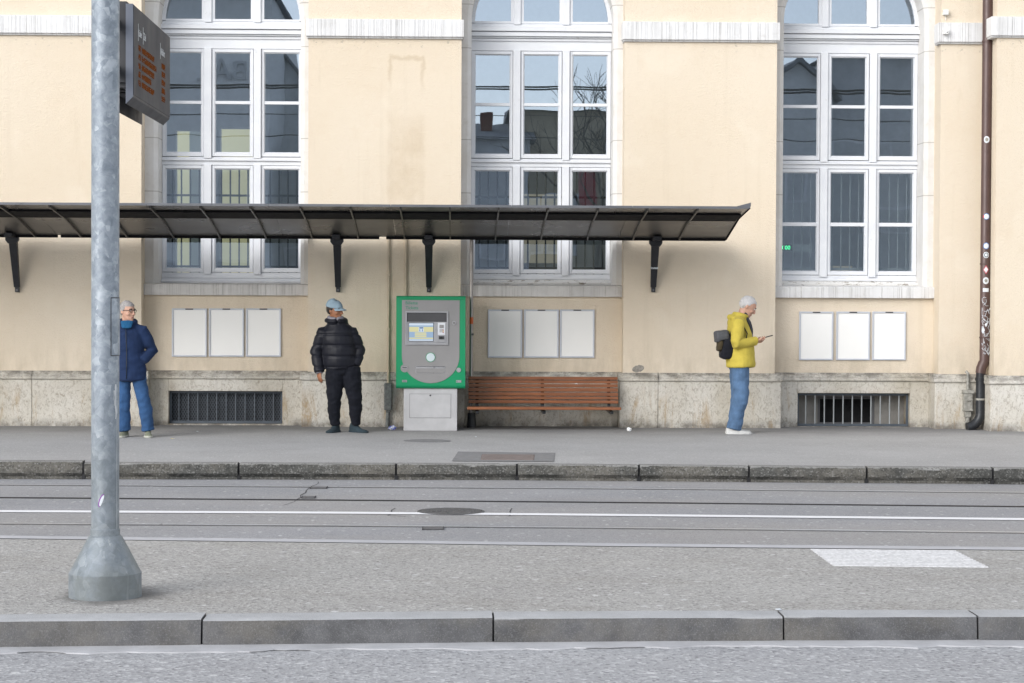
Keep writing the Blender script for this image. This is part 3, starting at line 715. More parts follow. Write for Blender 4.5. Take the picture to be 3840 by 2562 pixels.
# windows
PXM = (YW - CAM.y) / FPX                        # metres per photo pixel on the window plane
def window(xc, bx0, bx1, bars_mat, kind):
    S = lambda d: xc + d * PXM
    f = MB()
    yf = YW
    cols = ((-263, -105), (-79, 79), (105, 263))
    gl = ((-249, -115), (-66, 67), (117, 249))
    x0, x1 = S(-262), S(262)
    zb, zt = zS(1048), zS(90)
    # fixed frame: posts, transoms, mouldings
    def post(d0, d1, v0, v1, proud): f.box(S(d0), S(d1), yf - proud, yf + .07, zS(v1), zS(v0))
    for v0, v1 in ((192, 596), (627, 1028)):
        post(-106, -78, v0 - 2, v1 + 6, .035); post(79, 106, v0 - 2, v1 + 6, .035)
    f.box(x0, x1, yf, yf + .08, zS(1050), zS(1028)); f.box(x0, x1, yf - .02, yf + .08, zS(1049), zS(1039))
    f.box(x0, x1, yf, yf + .08, zS(627), zS(597)); f.box(x0, x1, yf - .028, yf + .05, zS(611), zS(604)); f.box(x0, x1, yf - .014, yf + .05, zS(604), zS(599))
    f.box(x0, x1, yf, yf + .08, zS(192), zS(90))
    f.box(x0, x1, yf - .03, yf + .05, zS(104), zS(97)); f.box(x0 - .01, x1 + .01, yf - .10, yf + .05, zS(121), zS(106)); f.box(x0, x1, yf - .075, yf + .05, zS(139), zS(123))
    f.box(x0, x1, yf - .045, yf + .05, zS(145), zS(140)); f.box(x0, x1, yf - .02, yf + .05, zS(156), zS(146))
    # sashes
    def sash(c, g_, v0, v1, gv0, gv1, bar=None):
        a, b = S(c[0] + 2), S(c[1] - 2); ga, gb = S(g_[0]), S(g_[1]); y0, y1 = yf - .006, yf + .055
        T, Bm, t, bm = zS(v0 + 1.5), zS(v1 - 1.5), zS(gv0), zS(gv1)
        f.box(a, ga, y0, y1, Bm, T); f.box(gb, b, y0, y1, Bm, T); f.box(ga, gb, y0, y1, t, T); f.box(ga, gb, y0, y1, Bm, bm)
        # glazing bead set back
        k = .012
        for (p, q, r_, s_) in ((ga, ga + k, bm, t), (gb - k, gb, bm, t), (ga + k, gb - k, t - k, t), (ga + k, gb - k, bm, bm + k)):
            f.box(p, q, yf + .012, y1 - .002, r_, s_)
        if bar: f.box(ga, gb, yf + .004, y1, zS(bar[1]), zS(bar[0])); 
    for c, g_ in zip(cols, gl):
        sash(c, g_, 192, 596, 205, 581, (387, 399)); sash(c, g_, 627, 1028, 640, 1014, (829, 843))
    # arched light: rim and two posts
    r0, r1 = 263 * PXM, 249 * PXM; zc = zS(88); N = 40
    for i in range(N):
        a, b = math.pi * i / N, math.pi * (i + 1) / N
        p = [(xc + r * math.cos(t), zc + r * math.sin(t)) for r, t in ((r1, a), (r0, a), (r0, b), (r1, b))]
        f.prism(p, yf - .006, yf + .055)
    f.box(S(-249), S(249), yf - .006, yf + .055, zS(90), zS(81))
    for d0, d1 in ((-115, -66), (67, 117)):
        f.box(S(d0), S(d1), yf - .004, yf + .054, zS(82), zc + .86)
        m_ = (d0 + d1) / 2; f.box(S(m_ - 13), S(m_ + 13), yf - .03, yf + .02, zS(94), zc + .84)
    fr = f.build('window', M['paint'], B_, bevel=.004, segs=1)
    # panes
    p = MB(); yg = yf + .03
    for g_ in gl:
        for v0, v1 in ((205, 387), (399, 581), (640, 829), (843, 1014)):
            p.quad((S(g_[0]), yg, zS(v1)), (S(g_[1]), yg, zS(v1)), (S(g_[1]), yg, zS(v0)), (S(g_[0]), yg, zS(v0)))
    pts = [(xc + r1 * math.cos(math.pi * i / N), zc + r1 * math.sin(math.pi * i / N)) for i in range(N + 1)]
    for a, b in zip(pts, pts[1:]): p.add([(xc, yg, zc), (a[0], yg, a[1]), (b[0], yg, b[1])], [(0, 1, 2)])
    p.quad((S(-249), yg, zS(82)), (S(249), yg, zS(82)), (S(249), yg, zc), (S(-249), yg, zc))
    p.build('pane', M['glass'], fr)
    # wooden weather sill and stone sill
    s = MB(); s.prism([(yf - .10, zS(1067)), (yf - .11, zS(1061)), (yf - .02, zS(1050)), (yf + .05, zS(1050)), (yf + .05, zS(1067))], x0 - .02, x1 + .02, axis='x')
    s.build('weather_sill', M['flaking'] if kind > 1 else M['paint'], fr, bevel=.003)
    s = MB(); s.prism([(YB - .075, z_sill_b), (YB - .08, z_sill_t - .012), (YB + .0, z_sill_t), (yf + .06, zS(1066)), (yf + .06, z_sill_b)], bx0, bx1, axis='x')
    s.build('stone_sill', M['sillstone'] if kind < 3 else M['cornice'], fr, bevel=.006)
    # stone surround with an arched opening
    q = MB(); zt_, zb_ = 7.0, z_sill_t - .005; hw = 262 * PXM; y0, y1 = YB + .02, yf + .05; rr = hw
    ch = .05
    for sx, xo in ((-1, bx0), (1, bx1)):
        xi = xc + sx * hw
        P2 = [(xo, y0), (xi + sx * ch, y0), (xi, y0 + ch), (xi, y1), (xo, y1)]
        q.prism([(a, b) for a, b in P2], zb_, zc, axis='z')
    ang = [math.pi * i / 48 for i in range(49)]
    def outer(t):
        c_, s_ = math.cos(t), math.sin(t)
        k = min(((bx1 - xc) if c_ > 0 else (xc - bx0)) / max(abs(c_), 1e-6), (zt_ - zc) / max(s_, 1e-6)); return (xc + k * c_, zc + k * s_)
    for a, b in zip(ang, ang[1:]):
        rc = rr + ch
        A0, A1 = (xc + rr * math.cos(a), zc + rr * math.sin(a)), (xc + rr * math.cos(b), zc + rr * math.sin(b))
        C0, C1 = (xc + rc * math.cos(a), zc + rc * math.sin(a)), (xc + rc * math.cos(b), zc + rc * math.sin(b))
        O0, O1 = outer(a), outer(b)
        v3 = lambda p_, y: (p_[0], y, p_[1])
        q.quad(v3(C0, y0), v3(O0, y0), v3(O1, y0), v3(C1, y0)); q.quad(v3(A0, y0 + ch), v3(C0, y0), v3(C1, y0), v3(A1, y0 + ch)); q.quad(v3(A0, y1), v3(A0, y0 + ch), v3(A1, y0 + ch), v3(A1, y1))
    q.build('stone_surround', M['stone'], fr, smooth='angle')
    # iron grille inside the lower lights
    gm = MB(); yb = yf + .16
    for g_ in gl:
        a, b = S(g_[0]), S(g_[1]); n = 4
        for i in range(n):
            x = a + (b - a) * (i + .5) / n + (0 if kind == 3 else .012)
            gm.tube([(x, yb, zS(1030)), (x, yb, zS(632))], .009 if kind == 3 else .011, 8)
    for v in (1005, 738) if kind < 3 else (1003,): gm.box(x0, x1, yb - .008, yb + .008, zS(v + 4), zS(v - 4))
    gm.build('inner_grille', bars_mat, fr, smooth='angle')
    return fr
window(WCX[0], e0r, e1l, M['iblack'], 1)
window(WCX[1], e1r, e2l, M['iblack'], 2)
window(WCX[2], e2r, xA0, M['ilight'], 3)

# rooms behind the windows: floor, ceiling, partitions and a rear wall with openings to a pale added court, left roofless for daylight
rm = MB(); zf, zcg = zS(1060), 6.9
rm.quad((-12, .95, zf), (12, .95, zf), (12, 9.6, zf), (-12, 9.6, zf)); rm.quad((-12, .95, zcg), (12, .95, zcg), (12, 3.6, zcg), (-12, 3.6, zcg))
rm.build('interior_floor', M['indark'], B_)
rw = MB(); yr = 3.4
def wall_open(x0, x1, ops):
    xs = x0
    for a, b, z0, z1 in ops:
        rw.box(xs, a, yr, yr + .2, zf, zcg); rw.box(a, b, yr + .001, yr + .199, z1, zcg)
        if z0 > zf: rw.box(a, b, yr + .001, yr + .199, zf, z0)
        xs = b
    rw.box(xs, x1, yr, yr + .2, zf, zcg)
x_ = WCX[0]
wall_open(-12, e1l + .4, [(x_ - 1.10, x_ - .66, zf, zS(440)), (x_ - .46, x_ + .05, zf, zS(430))])
wall_open(e1l + .4, e2l + .3, [(wc2 - .15, wc2 + .58, zf + .3, zS(690))])
wall_open(e2l + .3, 12, [(WCX[2] + .1, WCX[2] + .6, zf, zS(980))])
rw.build('interior_wall', M['indark'], B_)
for xx in (e1l + .35, e2l + .3):
    pt = MB(); pt.box(xx - .06, xx + .06, .96, yr, zf, zcg); pt.build('partition_wall', M['houseg'], B_)
ct = MB(); ct.box(-13, e1l + .2, 9.0, 9.2, zf, 6.5); ct.build('added_court_wall', M['inwall'], B_)
ct = MB(); ct.box(e1l + .25, 13, 9.3, 9.5, zf, 6.5); ct.build('added_court_wall', M['housec'], B_)
ct = MB(); ct.box(x_ - 1.0, x_ - .8, 4.2, 4.4, zf, zS(420)); ct.box(x_ + .15, x_ + .25, 4.6, 4.8, zf, 5); ct.build('interior_post', M['inpale'], B_)

# things seen inside the right window: green figures on a small display, a paper notice
zg, xg = zS(922), PX(2960, YW + .1, 922)
d = thing('led_display', 'small display with glowing green figures behind the right barred window', 'display', (xg, YW + .30, zg))
m = MB(); m.box(-.085, .085, 0, .03, -.04, .04); m.build('housing', M['iblack'], d, bevel=.004)
text('digits', '000', .075, M['greenled'], d, MXZ((-.068, -.002, -.026)))
nt = MB(); nt.box(PX(2977, 1.0, 925), PX(3050, 1.0, 925), 1.04, 1.045, zS(938), zS(910))
tag(nt.build('paper_notice', M['notice']), 'paper notice hanging inside the right barred window beside the green display', 'notice')
# patch of grey cement where the render has come off
pc = P(2393, 1383, 0); m = MB(); n = 22
po = [(pc.x + (.078 + .012 * noise.noise(Vector((k, 3, 0)))) * math.cos(2 * math.pi * k / n), pc.z + (.046 + .008 * noise.noise(Vector((k * .9, 7, 0)))) * math.sin(2 * math.pi * k / n) + .012 * math.cos(2 * math.pi * k / n)) for k in range(n)]
m.prism(po, -.004, .01); m.build('cement_patch', M['patch'], B_)

# ------------------------------------------------------------------ poster frames
def poster(u0, u1, v0, v1, label):
    a, b = P(u0, v1, YB - .02), P(u1, v0, YB - .02); cx, cz = (a.x + b.x) / 2, (a.z + b.z) / 2; hx, hz = (b.x - a.x) / 2, (b.z - a.z) / 2
    t = thing('poster_frame', label, 'poster frame', (cx, YB, cz), 0, 'snap poster frames under the windows')
    f = MB(); k = .022
    O_, I_ = [(-hx, -hz), (hx, -hz), (hx, hz), (-hx, hz)], [(-hx + k, -hz + k), (hx - k, -hz + k), (hx - k, hz - k), (-hx + k, hz - k)]
    lay = [[(a, y_, b) for a, b in S_] for S_, y_ in ((O_, -.002), (O_, -.026), (I_, -.026), (I_, -.002))]
    f.add(sum(lay, []), [(l * 4 + i, l * 4 + (i + 1) % 4, ((l + 1) % 4) * 4 + (i + 1) % 4, ((l + 1) % 4) * 4 + i) for l in range(4) for i in range(4)])
    f.build('frame', M['alu'], t, bevel=.004)
    p = MB(); p.box(-hx + k, hx - k, -.014, -.002, -hz + k, hz - k); p.build('poster', M['paper'], t)
    c = MB(); c.box(-.05, .05, -.030, -.024, hz - .017, hz - .003); lb = c.build('clip_label', M['blacklabel'], t)
for (us, v0, v1, who) in ((((644, 776), (783, 915), (922, 1054)), 1157, 1338, 'wall under the left window'), (((1829, 1959), (1964, 2096), (2099, 2230)), 1161, 1342, 'wall above the wooden bench'), (((2996, 3126), (3135, 3263), (3270, 3398)), 1169, 1351, 'wall under the right window')):
    for i, (u0, u1) in enumerate(us):
        poster(u0, u1, v0, v1, ('left', 'middle', 'right')[i] + ' blank white poster frame on the ' + who)

# ------------------------------------------------------------------ canopy
yF, yK, yR = -2.55, -1.56, -.35
zF, zK, zR = PZ(780, yF, 2300), PZ(817, yK, 2300), PZ(893, yR, 2300)
zFt = PZ(771.5, yF, 2300)
xL, xR = -9.2, PX(2768, yK, 820)
can = thing('canopy', 'long dark metal canopy with ribbed underside fixed along the station wall', 'canopy')
mb = MB(); joints = [-9.2] + [PX(u, yF, 770) for u in (-320, 82, 548, 1006, 1465, 1919, 2373)] + [xR]
th = .022
for a, b in zip(joints, joints[1:]):
    a += .002; b -= .002
    mb.prism([(yF + .012, zF + .004), (yK, zK), (yR, zR), (yR, zR + th), (yK, zK + th), (yF + .012, zF + th)], a, b, axis='x')
mb.build('roof_sheet', M['canopy'], can)
mb = MB()
for a, b in zip(joints, joints[1:]):
    mb.box(a + .002, b - .002, yF, yF + .012, zF - .002, zFt)
xe = PX(2816, yF, 770)
mb.add([(xR, yF - .004, zF), (xe, yF - .004, zF + .03), (xe, yF - .004, zFt + .045), (xR - .15, yF - .004, zFt), (xR, yF + .012, zF), (xe, yF + .06, zF + .03), (xe, yF + .06, zFt + .045), (xR - .15, yF + .012, zFt)], [(0, 1, 2, 3), (7, 6, 5, 4), (0, 4, 5, 1), (1, 5, 6, 2), (2, 6, 7, 3), (3, 7, 4, 0)])
mb.build('front_edge', M['canopyedge'], can)
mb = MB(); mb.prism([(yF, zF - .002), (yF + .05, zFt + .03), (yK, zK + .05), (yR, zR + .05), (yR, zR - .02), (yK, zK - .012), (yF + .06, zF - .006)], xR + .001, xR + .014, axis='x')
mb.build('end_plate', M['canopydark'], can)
mb = MB()
for a, b in ((xL, PX(214, yR, 890)), (PX(228, yR, 890), PX(1422, yR, 890)), (PX(1448, yR, 890), xR)):
    mb.box(a, b, yR - .012, yR + .07, zR - .030, zR + .012)
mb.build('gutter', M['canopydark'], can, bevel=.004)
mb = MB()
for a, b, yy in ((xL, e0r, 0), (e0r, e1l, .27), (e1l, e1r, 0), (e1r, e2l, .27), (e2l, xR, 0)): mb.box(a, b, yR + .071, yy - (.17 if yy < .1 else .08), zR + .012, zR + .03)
mb.build('gap_strip', M['canopydark'], can)  # added strip, out of view, narrows the gap where skylight falls
mb = MB(); sl = (zF - zK) / (yF - yK); mb.prism([(yK + .012, zK - .004), (yK + .012, zK - .036), (yK - .50, zK - .50 * sl - .022), (yK - .50, zK - .50 * sl - .002)], xL, xR - .03, axis='x')  # dark panel standing in for the shade under the canopy front
mb.build('shade_panel', M['canopydark'], can, bevel=.004)
for u in (-192, -5, 182, 370, 559, 748, 936, 1124, 1312, 1501, 1687, 1871, 2057, 2245, 2431, 2619):
    x = PX(u, yF, 775); m = MB(); h = .045
    pr = [(yF + .013, zF), (yF + .06, zF - .03), (yK - .1, zK - .036), (yK, zK - .042), (yR - .013, zR - .034), (yR - .013, zR), (yK, zK)]
    m.prism(pr, x - .009, x + .009, axis='x')
    m.build('rib', M['rib'], can)
for u, dx in ((48, 0), (1264, 0), (1608, 0), (2458, 0)):
    x = PX(u, yR + .05, 905); ys = -.30
    m = MB()
    zt, zb = zR - .03, PZ(1078, 0, u)
    xb = x
    a, b = Vector((x, ys + .02, zt - .03)), Vector((xb, -.035, zb))
    dirv = (b - a)
    hw0, hw1 = .052, .036
    m.add([(x - hw0, a.y - .05, a.z), (x + hw0, a.y - .05, a.z), (x + hw0, a.y + .05, a.z), (x - hw0, a.y + .05, a.z), (xb - hw1, b.y - .035, b.z), (xb + hw1, b.y - .035, b.z), (xb + hw1, b.y + .03, b.z), (xb - hw1, b.y + .03, b.z)], [(0, 1, 2, 3), (7, 6, 5, 4), (0, 4, 5, 1), (1, 5, 6, 2), (2, 6, 7, 3), (3, 7, 4, 0)])
    bk = m.build('bracket', M['bracket'], can, bevel=.006)
    m = MB(); m.prism([(x - .085, zt), (x + .085, zt), (x + .085, zt - .035), (x + .05, zt - .08), (x - .05, zt - .08), (x - .085, zt - .035)], ys - .06, ys + .0)
    m.box(x - .05, x + .05, ys - .30, ys + .1, zt - .004, zt + .05)
    m.build('bracket_head', M['bracket'], bk, bevel=.004)
    m = MB(); m.box(x - .026, x + .026, -.05, .004, zb - .062, zb + .02); m.build('foot_plate', M['bracket'], bk, bevel=.003)
    m = MB(); m.tube([(x, -.058, zb - .035), (x, -.046, zb - .035)], .012, 10); m.build('bolt', M['dullsteel'], bk)
    if u == 2458:
        zz = PZ(1005, -.2, u); m = MB(); m.box(x - .045, x + .045, -.278, -.272, zz - .014, zz + .014); st = m.build('sticker', M['stickw'], bk)
        # grows from the strut face
        st.rotation_euler = (0, 0, 0)
        fy = a.y - .05 + (b.y - .035 - a.y + .05) * (a.z - zz) / (a.z - b.z)
        for vtx in st.data.vertices: vtx.co.y += fy - .004 - (-.278)
        text('sticker_print', 'SPOT', .032, M['blacklabel'], bk, MXZ((x - .042, fy - .0055, zz - .011)), .0005)

# ------------------------------------------------------------------ pipes, conduits, boxes
def pipe(pts, r, name, mat, label, cat, n=14, group=None):
    m = MB(); m.tube(pts, r, n); return tag(m.build(name, mat, smooth='angle'), label, cat, group)
u = 1458
x = PX(u, -.03, 1000); zt = zR + .02
t = thing('conduit', 'thin wall coloured conduit pipe running down to the narrow grey junction box', 'pipe', (x, 0, 0), 0, 'conduits on the wall beside the ticket machine')
xj = PX(1456, -.06, 1490); z0, z1 = PZ(1547, -.08, u), PZ(1437, -.08, u)
m = MB(); m.tube([(0, -.022, zt), (0, -.022, ZPL), (0, -.085, ZPL - .04), (0, -.085, z1)], .016, 10); m.build('tube', M['conduit'], t, smooth='angle')
m = MB(); m.tube([(0, -.085, z0 + .01), (-.012, -.085, .0)], .026, 10); m.build('lower_tube', M['jbox'], t, smooth='angle')
m = MB(); m.box(-.022, .022, -.042, -.001, 1.95, 1.975); m.build('clip', M['conduit'], t); m = MB(); m.box(-.022, .022, -.042, -.001, 1.25, 1.275); m.build('clip', M['conduit'], t)
j = thing('junction_box', 'narrow grey junction box on the plinth just left of the ticket machine', 'junction box', (xj, -.06, z0))
h = z1 - z0; m = MB(); m.box(-.052, .052, -.075, 0, .03, h); m.box(-.030, .030, -.06, 0, 0, .03); m.build('housing', M['jbox'], j, bevel=.012)
m = MB(); m.box(-.043, .043, -.083, -.074, .05, h - .02); m.build('lid', M['jbox'], j, bevel=.006)
m = MB(); m.tube([(0, -.088, h - .045), (0, -.08, h - .045)], .008, 8); m.build('screw', M['steel'], j)
x = PX(1522, -.03, 1000)
pipe([(x, -.022, zt), (x, -.022, .9)], .018, 'conduit', M['conduit'], 'thin wall coloured conduit pipe that disappears behind the ticket machine', 'pipe', 10, 'conduits on the wall beside the ticket machine')
x = PX(1768, -.10, 1100)
t = thing('steel_post', 'slim steel post between the ticket machine and the bench, ending in a black shoe', 'post', (x, -.10, 0))
m = MB(); m.tube([(0, 0, .05), (0, 0, zR + .05)], .0235, 16); m.build('tube', M['steel'], t, smooth='angle')
m = MB(); m.tube([(.01, 0, 0), (.006, 0, .19)], [(.062, .05), (.05, .045)], 14); m.build('shoe', M['pipeblack'], t, smooth='angle')
m = MB(); m.tube([(0, 0, PZ(1215, -.1, 1768)), (0, 0, PZ(1190, -.1, 1768))], .0245, 16); m.build('sticker', M['orange'], t, smooth='angle')
m = MB(); m.tube([(.0, -.02, PZ(1254, -.1, 1768)), (.03, -.022, PZ(1254, -.1, 1768))], .014, 10); m.build('ring', M['dullsteel'], t, smooth='angle')

# downpipe
yD = -.28
X = lambda u, v: PX(u, yD, v); Z = lambda v, u=3700: PZ(v, yD, u)
dp = thing('downpipe', 'brown rain downpipe with stickers ending in a black curved foot', 'drainpipe', (0, 0, 0))
xt = X(3700, 500); r = .066
m = MB(); m.tube([(xt, yD, 8.5), (xt, yD, Z(1352)), (xt - .015, yD, Z(1362)), (X(3680, 1382), yD, Z(1380)), (X(3677, 1390), yD, Z(1400))], r, 20); m.build('upper_pipe', M['pipebrown'], dp, smooth='angle')
xl = X(3677, 1500)
m = MB(); q = [(xl, yD, Z(1395)), (xl, yD, Z(1548))]
for k in range(1, 8):
    a = R(12 * k); q.append((xl - .20 * (1 - math.cos(a)), yD - .03 * k / 7, Z(1548) - .19 * math.sin(a)))
m.tube(q, .062, 20); m.tube([(xl, yD, Z(1428)), (xl, yD, Z(1416))], .072, 20); m.build('foot_pipe', M['pipeblack'], dp, smooth='angle')
m = MB(); m.tube([(xl, yD, Z(1501)), (xl, yD, Z(1494))], .0655, 20); m.build('band', M['jboxl'], dp, smooth='angle')
for v in (156, 990, 1266):
    m = MB(); m.tube([(xt, yD, Z(v + 3)), (xt, yD, Z(v - 3))], .072, 20); m.box(xt + .06, xt + .10, yD - .01, yD + .12, Z(v + 2), Z(v - 2)); m.build('clamp', M['pipebrown'], dp, smooth='angle')
m = MB(); m.tube([(xt + .085, -.48, 0.8), (xt + .085, -.48, 8)], .016, 8)
tag(m.build('conduit', M['conduit'], smooth='angle'), 'thin cream conduit pipe running up just right of the brown downpipe', 'pipe')
def on_pipe(v, w, h, mats, shape='round', name='sticker', off=0., par=dp):
    """patch wrapped on the pipe"""
    z = Z(v); n = 16
    for k, (mt, s) in enumerate(mats):
        mm = MB(); rr = r + .0012 + .0012 * k
        vs = []
        M_ = 8
        for i in range(M_ + 1):
            for jx in range(9):
                px, pz = (jx / 4 - 1), (i / M_ * 2 - 1)
                if shape == 'round': px *= math.sqrt(max(0, 1 - pz * pz)) if abs(pz) < 1 else 0
                if shape == 'diamond': px *= 1 - abs(pz)
                a = -math.pi / 2 - .12 + off + px * w * s / r
                vs.append((xt + rr * math.cos(a), yD + rr * math.sin(a), z + pz * h * s))
        mm.add(vs, [(i * 9 + jx, i * 9 + jx + 1, (i + 1) * 9 + jx + 1, (i + 1) * 9 + jx) for i in range(M_) for jx in range(8)])
        mm.build(name, mt, par, smooth=True)
on_pipe(525, .036, .046, ((M['stickw'], 1), (M['jboxl'], .55)), off=-.1)
on_pipe(813, .038, .044, ((M['stickb'], 1), (M['stickw'], .82))); on_pipe(813, .010, .02, ((M['stickr'], 1),), off=-.55)
on_pipe(923, .038, .045, ((M['stickb'], 1), (M['stickw'], .80))); on_pipe(957, .036, .042, ((M['stickw'], 1), (M['teal'], .72), (M['stickw'], .5)))
on_pipe(1012, .036, .056, ((M['stickr'], 1), (M['stickw'], .75)), 'diamond'); on_pipe(1053, .038, .046, ((M['stickw'], 1), (M['jboxl'], .5)))
on_pipe(1088, .038, .024, ((M['stickw'], 1),), 'rect')
def squiggle(n, z0, z1, seed):
    rnd = random.Random(seed); mm = MB()
    for _ in range(n):
        a, z = -math.pi / 2 + rnd.uniform(-.7, .5), rnd.uniform(z0, z1); pts = []
        for k in range(rnd.randint(5, 10)):
            pts.append((xt + (r + .002) * math.cos(a), yD + (r + .002) * math.sin(a), z)); a = min(-.7, max(-2.4, a + rnd.uniform(-.5, .5))); z += rnd.uniform(-.05, .05)
        mm.tube(pts, .0028, 5)
    mm.build('graffiti', M['stickw'], dp)
squiggle(6, Z(1200), Z(1140), 3); squiggle(7, Z(1262), Z(1195), 5); squiggle(5, Z(1340), Z(1280), 8)
on_pipe(1238, .022, .05, ((M['stickw'], 1),), 'diamond', 'graffiti', -.45); on_pipe(1218, .018, .03, ((M['stickw'], 1),), 'diamond', 'graffiti', .1)
# right junction box
xj = PX(3629, -.17, 1500)
j = thing('junction_box', 'weathered junction box with pipes on the plinth left of the downpipe foot', 'junction box', (xj, YA - .055, 0))
z0, z1 = PZ(1565, -.2, 3629), PZ(1463, -.2, 3629)
m = MB(); m.box(-.055, .055, -.10, 0, z0 + .09, z1 - .045); m.box(-.04, .04, -.085, 0, z0, z0 + .09); m.box(-.07, .07, -.115, 0, z1 - .045, z1); m.box(-.062, .062, -.108, 0, z0 + .08, z0 + .10)
m.tube([(-.03, -.11, z0 + .22), (.03, -.11, z0 + .22)], .012, 8); m.build('housing', M['jboxl'], j, bevel=.008)
m = MB(); m.tube([(0, -.05, z1 - .01), (0, -.05, PZ(1400, -.2, 3629)), (-.02, -.03, PZ(1394, -.2, 3629))], .02, 10); m.build('upper_tube', M['jboxl'], j, smooth='angle'); m = MB(); m.tube([(0, -.05, 0), (0, -.05, z0 + .01)], .032, 12); m.tube([(0, -.05, z0 - .09), (0, -.05, z0 - .06)], .04, 12); m.build('lower_tube', M['jboxl'], j, smooth='angle')
# white sensors on the right pier
for v, lab, yy in ((49, 'small white sensor box on the right pier above the white band', YA), (121, 'small white sensor box mounted on the white band of the right pier', YA - .065)):
    p = P(3544, v, yy); s = thing('sensor', lab, 'sensor', (p.x, yy, p.z), 0, 'white sensors on the right pier')
    m = MB(); m.box(-.032, .032, -.07, 0, -.032, .035); m.build('housing', M['sensor'], s, bevel=.006)
    m = MB()
    if v == 49: m.tube([(0, -.02, -.03), (.006, -.016, -.05), (.004, -.02, -.10)], .004, 6)
    else: m.ball((.012, -.072, -.01), (.008, .004, .008), 8)
    m.build('cable' if v == 49 else 'lens', M['sensor'] if v == 49 else M['darkslot'], s)
# ------------------------------------------------------------------ ticket machine
ym, yb_ = -.85, -.80
ZM = lambda v: P(1615, v / 2.4127 + 1050, ym).z
XM = lambda u: P(u / 2.4127 + 1400, 1290, ym).x
x0, x1 = XM(206), XM(834); z0, z1 = ZM(985), ZM(146)
xc, = ((x0 + x1) / 2,)
tm = thing('ticket_machine', 'green and grey ticket machine with a lit screen on a pale cabinet', 'ticket machine', (xc, ym, 0))
X = lambda u: XM(u) - xc
m = MB(); r = .035; pr = []
for k in range(7):
    a = R(90 * k / 6); pr.append((r - r * math.cos(a) - 0, z1 - r + r * math.sin(a)))
pr += [(.78, z1), (.78, z0)]
r2 = .05
for k in range(7):
    a = R(90 * k / 6); pr.append((r2 - r2 * math.sin(a), z0 + r2 - r2 * math.cos(a)))
m.prism(pr, X(206), X(834), axis='x')
m.build('body', M['green'], tm, bevel=.004, smooth='angle')
m = MB(); m.prism([(-.012, z1 - .036), (-.004, z1 - .012), (.02, z1 + .002), (.02, z1 - .04)], X(206), X(834), axis='x'); m.build('visor', M['green'], tm, bevel=.003)
m = MB(); cx_, cz_, rr = X(519), ZM(690), X(780) - X(519)
po = [(X(258), ZM(183)), (X(258), cz_)] + [(cx_ - rr * math.cos(R(k)), cz_ - rr * .94 * math.sin(R(k))) for k in range(6, 180, 6)] + [(X(780), cz_), (X(780), ZM(183))]
m.prism(po, -.006, .01); fp = m.build('front_panel', M['machine'], tm, bevel=.002, segs=1)
def mbox(a, b, c, d, ya, yb2, name, mat, par, bev=.0015):
    q = MB(); q.box(X(a), X(b), ya, yb2, ZM(d), ZM(c)); return q.build(name, mat, par, bevel=bev, segs=1)
m = MB()
for a, b, c, d in ((290, 303, 283, 588), (663, 678, 283, 588), (303, 663, 283, 297), (303, 663, 566, 588)): m.box(X(a), X(b), -.022, .0, ZM(d), ZM(c))
su = m.build('screen_surround', M['machinelight'], tm, bevel=.002, segs=1)
mbox(303, 663, 297, 379, -.0085, .0, 'upper_recess', M['darkslot'], su); mbox(303, 663, 379, 566, -.010, .0, 'console', M['machinelight'], su)
mbox(318, 547, 386, 557, -.0125, -.008, 'screen_bezel', M['darkslot'], su)
scn = mbox(323, 542, 392, 552, -.0145, -.011, 'screen', M['screen'], tm, 0)
for a, b, c, d, mt in ((324, 541, 393, 412, 'screenw'), (324, 541, 425, 470, 'screeny'), (410, 455, 427, 470, 'screenw'), (375, 480, 475, 487, 'screeny'), (375, 480, 490, 502, 'screeny'), (375, 480, 505, 517, 'screeny'), (324, 541, 522, 534, 'screeny'), (324, 541, 540, 551, 'screenw')): mbox(a, b, c, d, -.0155 - (.0006 if a in (410,) else 0), -.0145, 'screen_field', M[mt], scn, 0)
for a, b, c, d in ((416, 452, 428, 441), (417, 424, 446, 466), (440, 447, 446, 466)): mbox(a, b, c, d, -.0172, -.0162, 'screen_field', M['screenb'], scn, 0)
cr = mbox(583, 650, 388, 498, -.018, -.008, 'card_reader', simple('reader_white', (.62, .64, .68), .4, 0, .03), tm)
mbox(598, 637, 406, 437, -.020, -.017, 'reader_display', M['machine'], cr)
for i in range(3):
    for k in range(4): mbox(599 + k * 8, 604 + k * 8, 444 + i * 11, 451 + i * 11, -.0205, -.017, 'key', M['greenprint'] if False else M['machine'], cr, 0)
mbox(628, 635, 448, 457, -.0225, -.018, 'key', M['red'], cr, 0); mbox(628, 635, 459, 467, -.0225, -.018, 'key', M['yellowbit'], cr, 0); mbox(628, 635, 470, 479, -.0225, -.018, 'key', M['red'], cr, 0)
cs = mbox(584, 648, 501, 565, -.016, -.008, 'card_slot', M['machinelight'], tm); mbox(592, 641, 508, 538, -.019, -.014, 'slot_mouth', M['darkslot'], cs); mbox(600, 624, 514, 530, -.030, -.018, 'slot_lip', M['iblack'], cs)
def mdisc(u, v, rp, ya, yb2, name, mat, par):
    q = MB(); rr = rp / 2.4127 * (ym - CAM.y) / FPX; q.tube([(X(u), ya, ZM(v)), (X(u), yb2, ZM(v))], rr, 28); return q.build(name, mat, par, smooth='angle')
lk = mdisc(729, 388, 17, -.016, 0, 'lock', M['machinelight'], tm); mdisc(729, 388, 12, -.0175, -.015, 'lock_core', M['machine'], lk); mbox(727, 731, 380, 396, -.019, -.017, 'key_slot', M['darkslot'], lk, 0)
rg = mdisc(518, 700, 43, -.011, 0, 'button_ring', M['green'], tm); mdisc(518, 700, 38, -.0135, 0, 'button_disc', M['disc'], rg)
